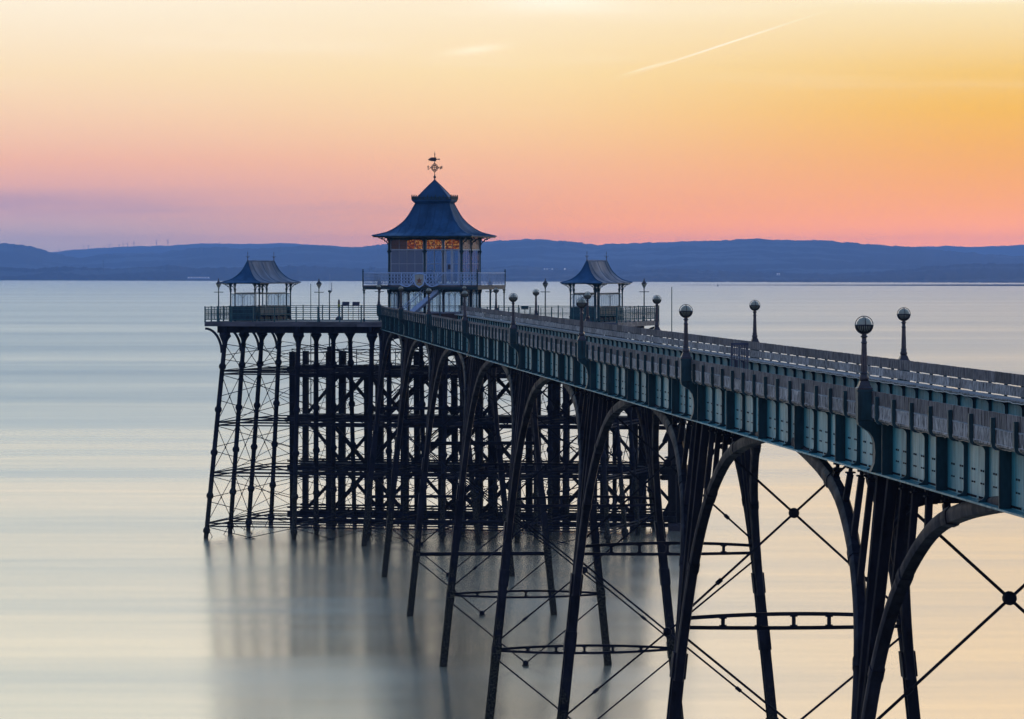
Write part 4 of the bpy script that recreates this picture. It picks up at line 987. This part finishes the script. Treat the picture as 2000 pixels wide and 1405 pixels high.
part('panel', MB().box(-.28,.28,-.02,.02,.84,1.06), TEALD, t); part('leg', MB().box(-.03,.03,.021,.05,0,.9), TEALD, t)

# ---------------------------------------------------------------- timber landing stage beyond the head
ls = thing('landing_stage', 'dark timber landing stage of heavy piles behind the pier head columns', 'landing stage', head_at(0,0), -PH)
random.seed(21)
LA0, LA1, NP = .55, 30.3, 11; rows_b = (15.4, 19.0)
pile_x = [LA0+(LA1-LA0)*k/(NP-1) for k in range(NP)]
for r, b in enumerate(rows_b):
    for k, a in enumerate(pile_x):
        top = (13.35 if (k in (0,1,3,6) and r < 2) else 12.35) - (0 if r < 2 else .0); 
        if k >= 10: top = 7.6 if r else 9.0
        ww = random.uniform(.42,.62); lean = random.uniform(-.16,.16)
        part('pile', MB().sweep([(a+lean, b, -4.5), (a, b, top)], [(-ww/2,-.19),(ww/2,-.19),(ww/2,.19),(-ww/2,.19)], (0,1,0)), TIMBER, ls)
LVL = (12.0, 8.2, 4.45, .85)
for b in rows_b:
    for z in LVL:
        a1 = LA1+.4 if z < 9 else pile_x[9]+.4
        part('waling', MB().box(LA0-.35, a1, b-.34, b-.2, z-.22, z+.22), TIMBER, ls)
        if b == rows_b[0]: part('waling', MB().box(LA0-.2, a1, b+.2, b+.33, z-.62, z-.3), TIMBER, ls)
    for z in (4.95, 1.4): part('waling', MB().box(LA0-.35, LA1+.4, b-.33, b-.21, z-.07, z+.07), TIMBER, ls)
for z in LVL[:3]:
    a1 = LA1 if z < 9 else pile_x[9]
    for j in range(6): part('platform_plank', MB().box(LA0, a1, 15.8+j*.58, 15.8+j*.58+.5, z+.23, z+.30), TIMBER, ls)
for (b, wd) in ((rows_b[0], .3), (rows_b[1], .24)):
    for i, (z1, z0) in enumerate(zip(LVL, LVL[1:])):
        for k in range(NP-1):
            if z1 > 9 and k >= 9: continue
            if random.random() < .16: continue
            up = (k+i+int(b > 16)) % 2
            p = (pile_x[k]+.1, b+.12, z0+.3 if up else z1-.3); q = (pile_x[k+1]-.1, b+.12, z1-.3 if up else z0+.3)
            if b > 16 or k % 3: part('diagonal_brace', MB().bar(p, q, .16, wd), TIMBER, ls)
# stair flights between the galleries
for i, (z1, z0) in enumerate(zip(LVL, LVL[1:])):
    a0 = 7.6+i*2.2; a1 = a0+4.2
    for y in (16.4, 17.5):
        part('stringer', MB().bar((a0, y, z0+.3), (a1, y, z1+.2), .07, .28), TIMBER, ls)
        part('hand_rail', MB().bar((a0, y, z0+1.25), (a1, y, z1+1.15), .05, .06), IRON, ls)
    for k in range(16): 
        x = a0+(a1-a0)*(k+.5)/16; z = z0+.3+(z1-z0-.1)*(k+.5)/16; part('stair_tread', MB().box(x-.14, x+.14, 16.44, 17.46, z-.03, z+.02), TIMBER, ls)
for z in (13.0, 12.75): part('gallery_rail', MB().box(LA0, pile_x[9], 15.25, 15.29, z-.03+.55, z+.03+.55), IRON, ls)
for k in range(24): part('gallery_post', MB().box(LA0+k*1.03-.025, LA0+k*1.03+.025, 15.22, 15.27, 12.3, 13.6), IRON, ls)
for k in range(0, NP, 2): part('fender', MB().box(pile_x[k]+.5, pile_x[k]+.78, 19.4, 19.7, -4, 11.5), TIMBER, ls)
# mooring dolphin at the right end
dx_ = a_for(1307, 16.5)
part('dolphin_beam', MB().box(LA1-1, dx_+1.6, 16.2, 16.7, 3.75, 4.15), TIMBER, ls); part('dolphin_beam', MB().box(LA1-1, dx_+1.5, 16.25, 16.65, 4.55, 4.8), TIMBER, ls)
for dx2, z0, z1 in ((.75,-4.5,4.0),(1.35,-4.5,4.9)): part('pile', MB().box(dx_+dx2-.2, dx_+dx2+.2, 16.3, 16.6, z0, z1), TIMBER, ls)
part('diagonal_brace', MB().bar((LA1-.8, 16.45, 1.0), (dx_+.9, 16.45, 3.5), .25, .4), TIMBER, ls); part('diagonal_brace', MB().bar((LA1-.8, 16.45, 6.6), (dx_+.9, 16.45, 9.6), .22, .36), TIMBER, ls)
part('pile', MB().sweep([(dx_+.8, 16.45, 4), (dx_+1.2, 16.45, 10.5)], [(-.2,-.15),(.2,-.15),(.2,.15),(-.2,.15)], (0,1,0)), TIMBER, ls)
bo = thing('mooring_bollard', 'mushroom headed bollard on the outer timber beam, right of the columns', 'bollard', head_at(dx_, 16.45, 4.8), -PH)
part('stem', MB().lathe([(.3,0),(.26,.08),(.17,.15),(.16,.55),(.18,.6)], 12), IRON2, bo, True); part('cap', MB().lathe([(.18,.58),(.34,.64),(.36,.7),(.3,.74),(.1,.76)], 12), IRON2, bo, True)
ft = thing('float', 'low dark float lying on the water at the right of the landing stage', 'float', head_at(a_for(1330, 15.5), 15.5, 0), -PH)
part('hull', MB().prism([(-.9,.55),(-.8,-.2),(.8,-.2),(.9,.55)], lambda p, t_: (p[0], t_, p[1]), -.5, .5), IRON2, ft); part('boom', MB().tube([(-.9,0,.3),(-4.2,0,.35)], .06, 5), IRON2, ft)

# ================================================================== far small things
def at_px(px, row, dist): return Vector(((px-1000)/F*dist, dist, H-(row-YH)/F*dist))
def turbine(px, row, k, s_):
    p = at_px(px, row+2, 19150); t = thing('wind_turbine', 'faint wind turbine on the far moor, %s from the left' % ['first','second','third','fourth','fifth','sixth','seventh','eighth','ninth','tenth','eleventh'][k], 'wind turbine', p, 0, 'wind turbines on the far moor')
    hh = 21*s_
    part('tower', MB().lathe([(1.25,-6),(.95,hh)], 6), TURB, t); part('nacelle', MB().box(-.6,.6,-1.2,1.2,hh-.5,hh+.6), TURB, t)
    a0 = k*1.3
    for j in range(3):
        a = a0+j*2*pi/3; part('blade', MB().tube([(0,-1.3,hh),(9*s_*sin(a),-1.3,hh+9*s_*cos(a))], .95, 4, (0,1,0), [1,.35]), TURB, t)
TURB = material('turbine paint', (.09,.09,.1), .6)
for k, (px, row, s_) in enumerate(((116,491,.5),(163,487,.9),(173,487,1.0),(204,486,.6),(214,484,.9),(233,482,.6),(241,482,.8),(249,482,.9),(262,481,1.0),(306,480,1.25),(328,479,1.2))): turbine(px, row, k, s_)
t = thing('radio_mast', 'thin radio mast on the wooded ridge above the left shelter', 'mast', at_px(429, 484, 14380)); part('tower', MB().lathe([(1.0,-6),(.6,20)], 6), TURB, t)
t = thing('radio_mast', 'tall thin mast on the dark low shore at the left', 'mast', at_px(202, 524, 9700)); part('tower', MB().lathe([(.7,-8),(.5,17)], 6), TURB, t); part('platform', MB().lathe([(.6,15),(1.6,16),(1.6,17.5),(.6,18)], 6), TURB, t)
def shed(px, row, wpx, lab, g='pale buildings on the far shore'):
    d = 9000 if row > 535 else 9730; p = at_px(px, row, d); w_ = wpx/F*d; t = thing('far_building', lab, 'building', p, 0, g)
    part('wall', MB().box(-w_/2, w_/2, -3, 3, -3, 2.0), FRAME, t); part('roof', MB().prism([(-3.4,2.0),(0,3.4),(3.4,2.0)], lambda q, t_: (t_, q[0], q[1]), -w_/2-.3, w_/2+.3), FASC, t)
    for k in range(max(2, int(wpx/5))): x = -w_/2+(k+.5)*w_/max(2, int(wpx/5)); part('lit_window', MB().box(x-.8, x+.8, -3.05, -3.0, .2, 1.6), SHORELIGHT, t)
shed(1071, 526.5, 20, 'long lit building on the far shore right of the pavilion'); shed(1103, 526.5, 3, 'small lit building right of the long one on the far shore')
shed(388, 543, 44, 'long pale shed on the far shore left of the left shelter'); shed(590, 528, 16, 'pale building on the far shore above the pier head railing'); shed(470, 542, 6, 'small pale house on the shore behind the left shelter')
shed(1520, 536, 7, 'small pale house low on the wooded ridge shore at the right')
p = at_px(1402, 559.5, H*F/(559.5-YH)); p.z = 0
t = thing('buoy', 'tiny dark buoy on the water before the far shore', 'buoy', p); part('hull', MB().lathe([(.5,-.5),(1.3,0),(1.3,.6),(.6,.9)], 8), IRON2, t); part('cage', MB().lathe([(.6,.9),(.25,2.6),(.4,2.8),(.1,3.2)], 6), IRON2, t)

# air between the viewpoint and the far shore
mb = MB(); mb.box(-9800, 9800, -2900, 21000, -6, HZ_TOP)
hz = bpy.data.materials.new('sea haze'); hz.use_nodes = True
for n_ in list(hz.node_tree.nodes):
    if n_.type == 'BSDF_PRINCIPLED': hz.node_tree.nodes.remove(n_)
pv = hz.node_tree.nodes.new('ShaderNodeVolumePrincipled'); pv.inputs['Density'].default_value = HZ_D; pv.inputs['Color'].default_value = (.30,.52,1.0,1); pv.inputs['Anisotropy'].default_value = 0.2
hz.node_tree.links.new(pv.outputs[0], hz.node_tree.nodes['Material Output'].inputs['Volume'])
ho = put('haze', mb.mesh('haze', hz), kind='stuff'); ho['label'] = 'blue evening haze over the water and hills'
#END
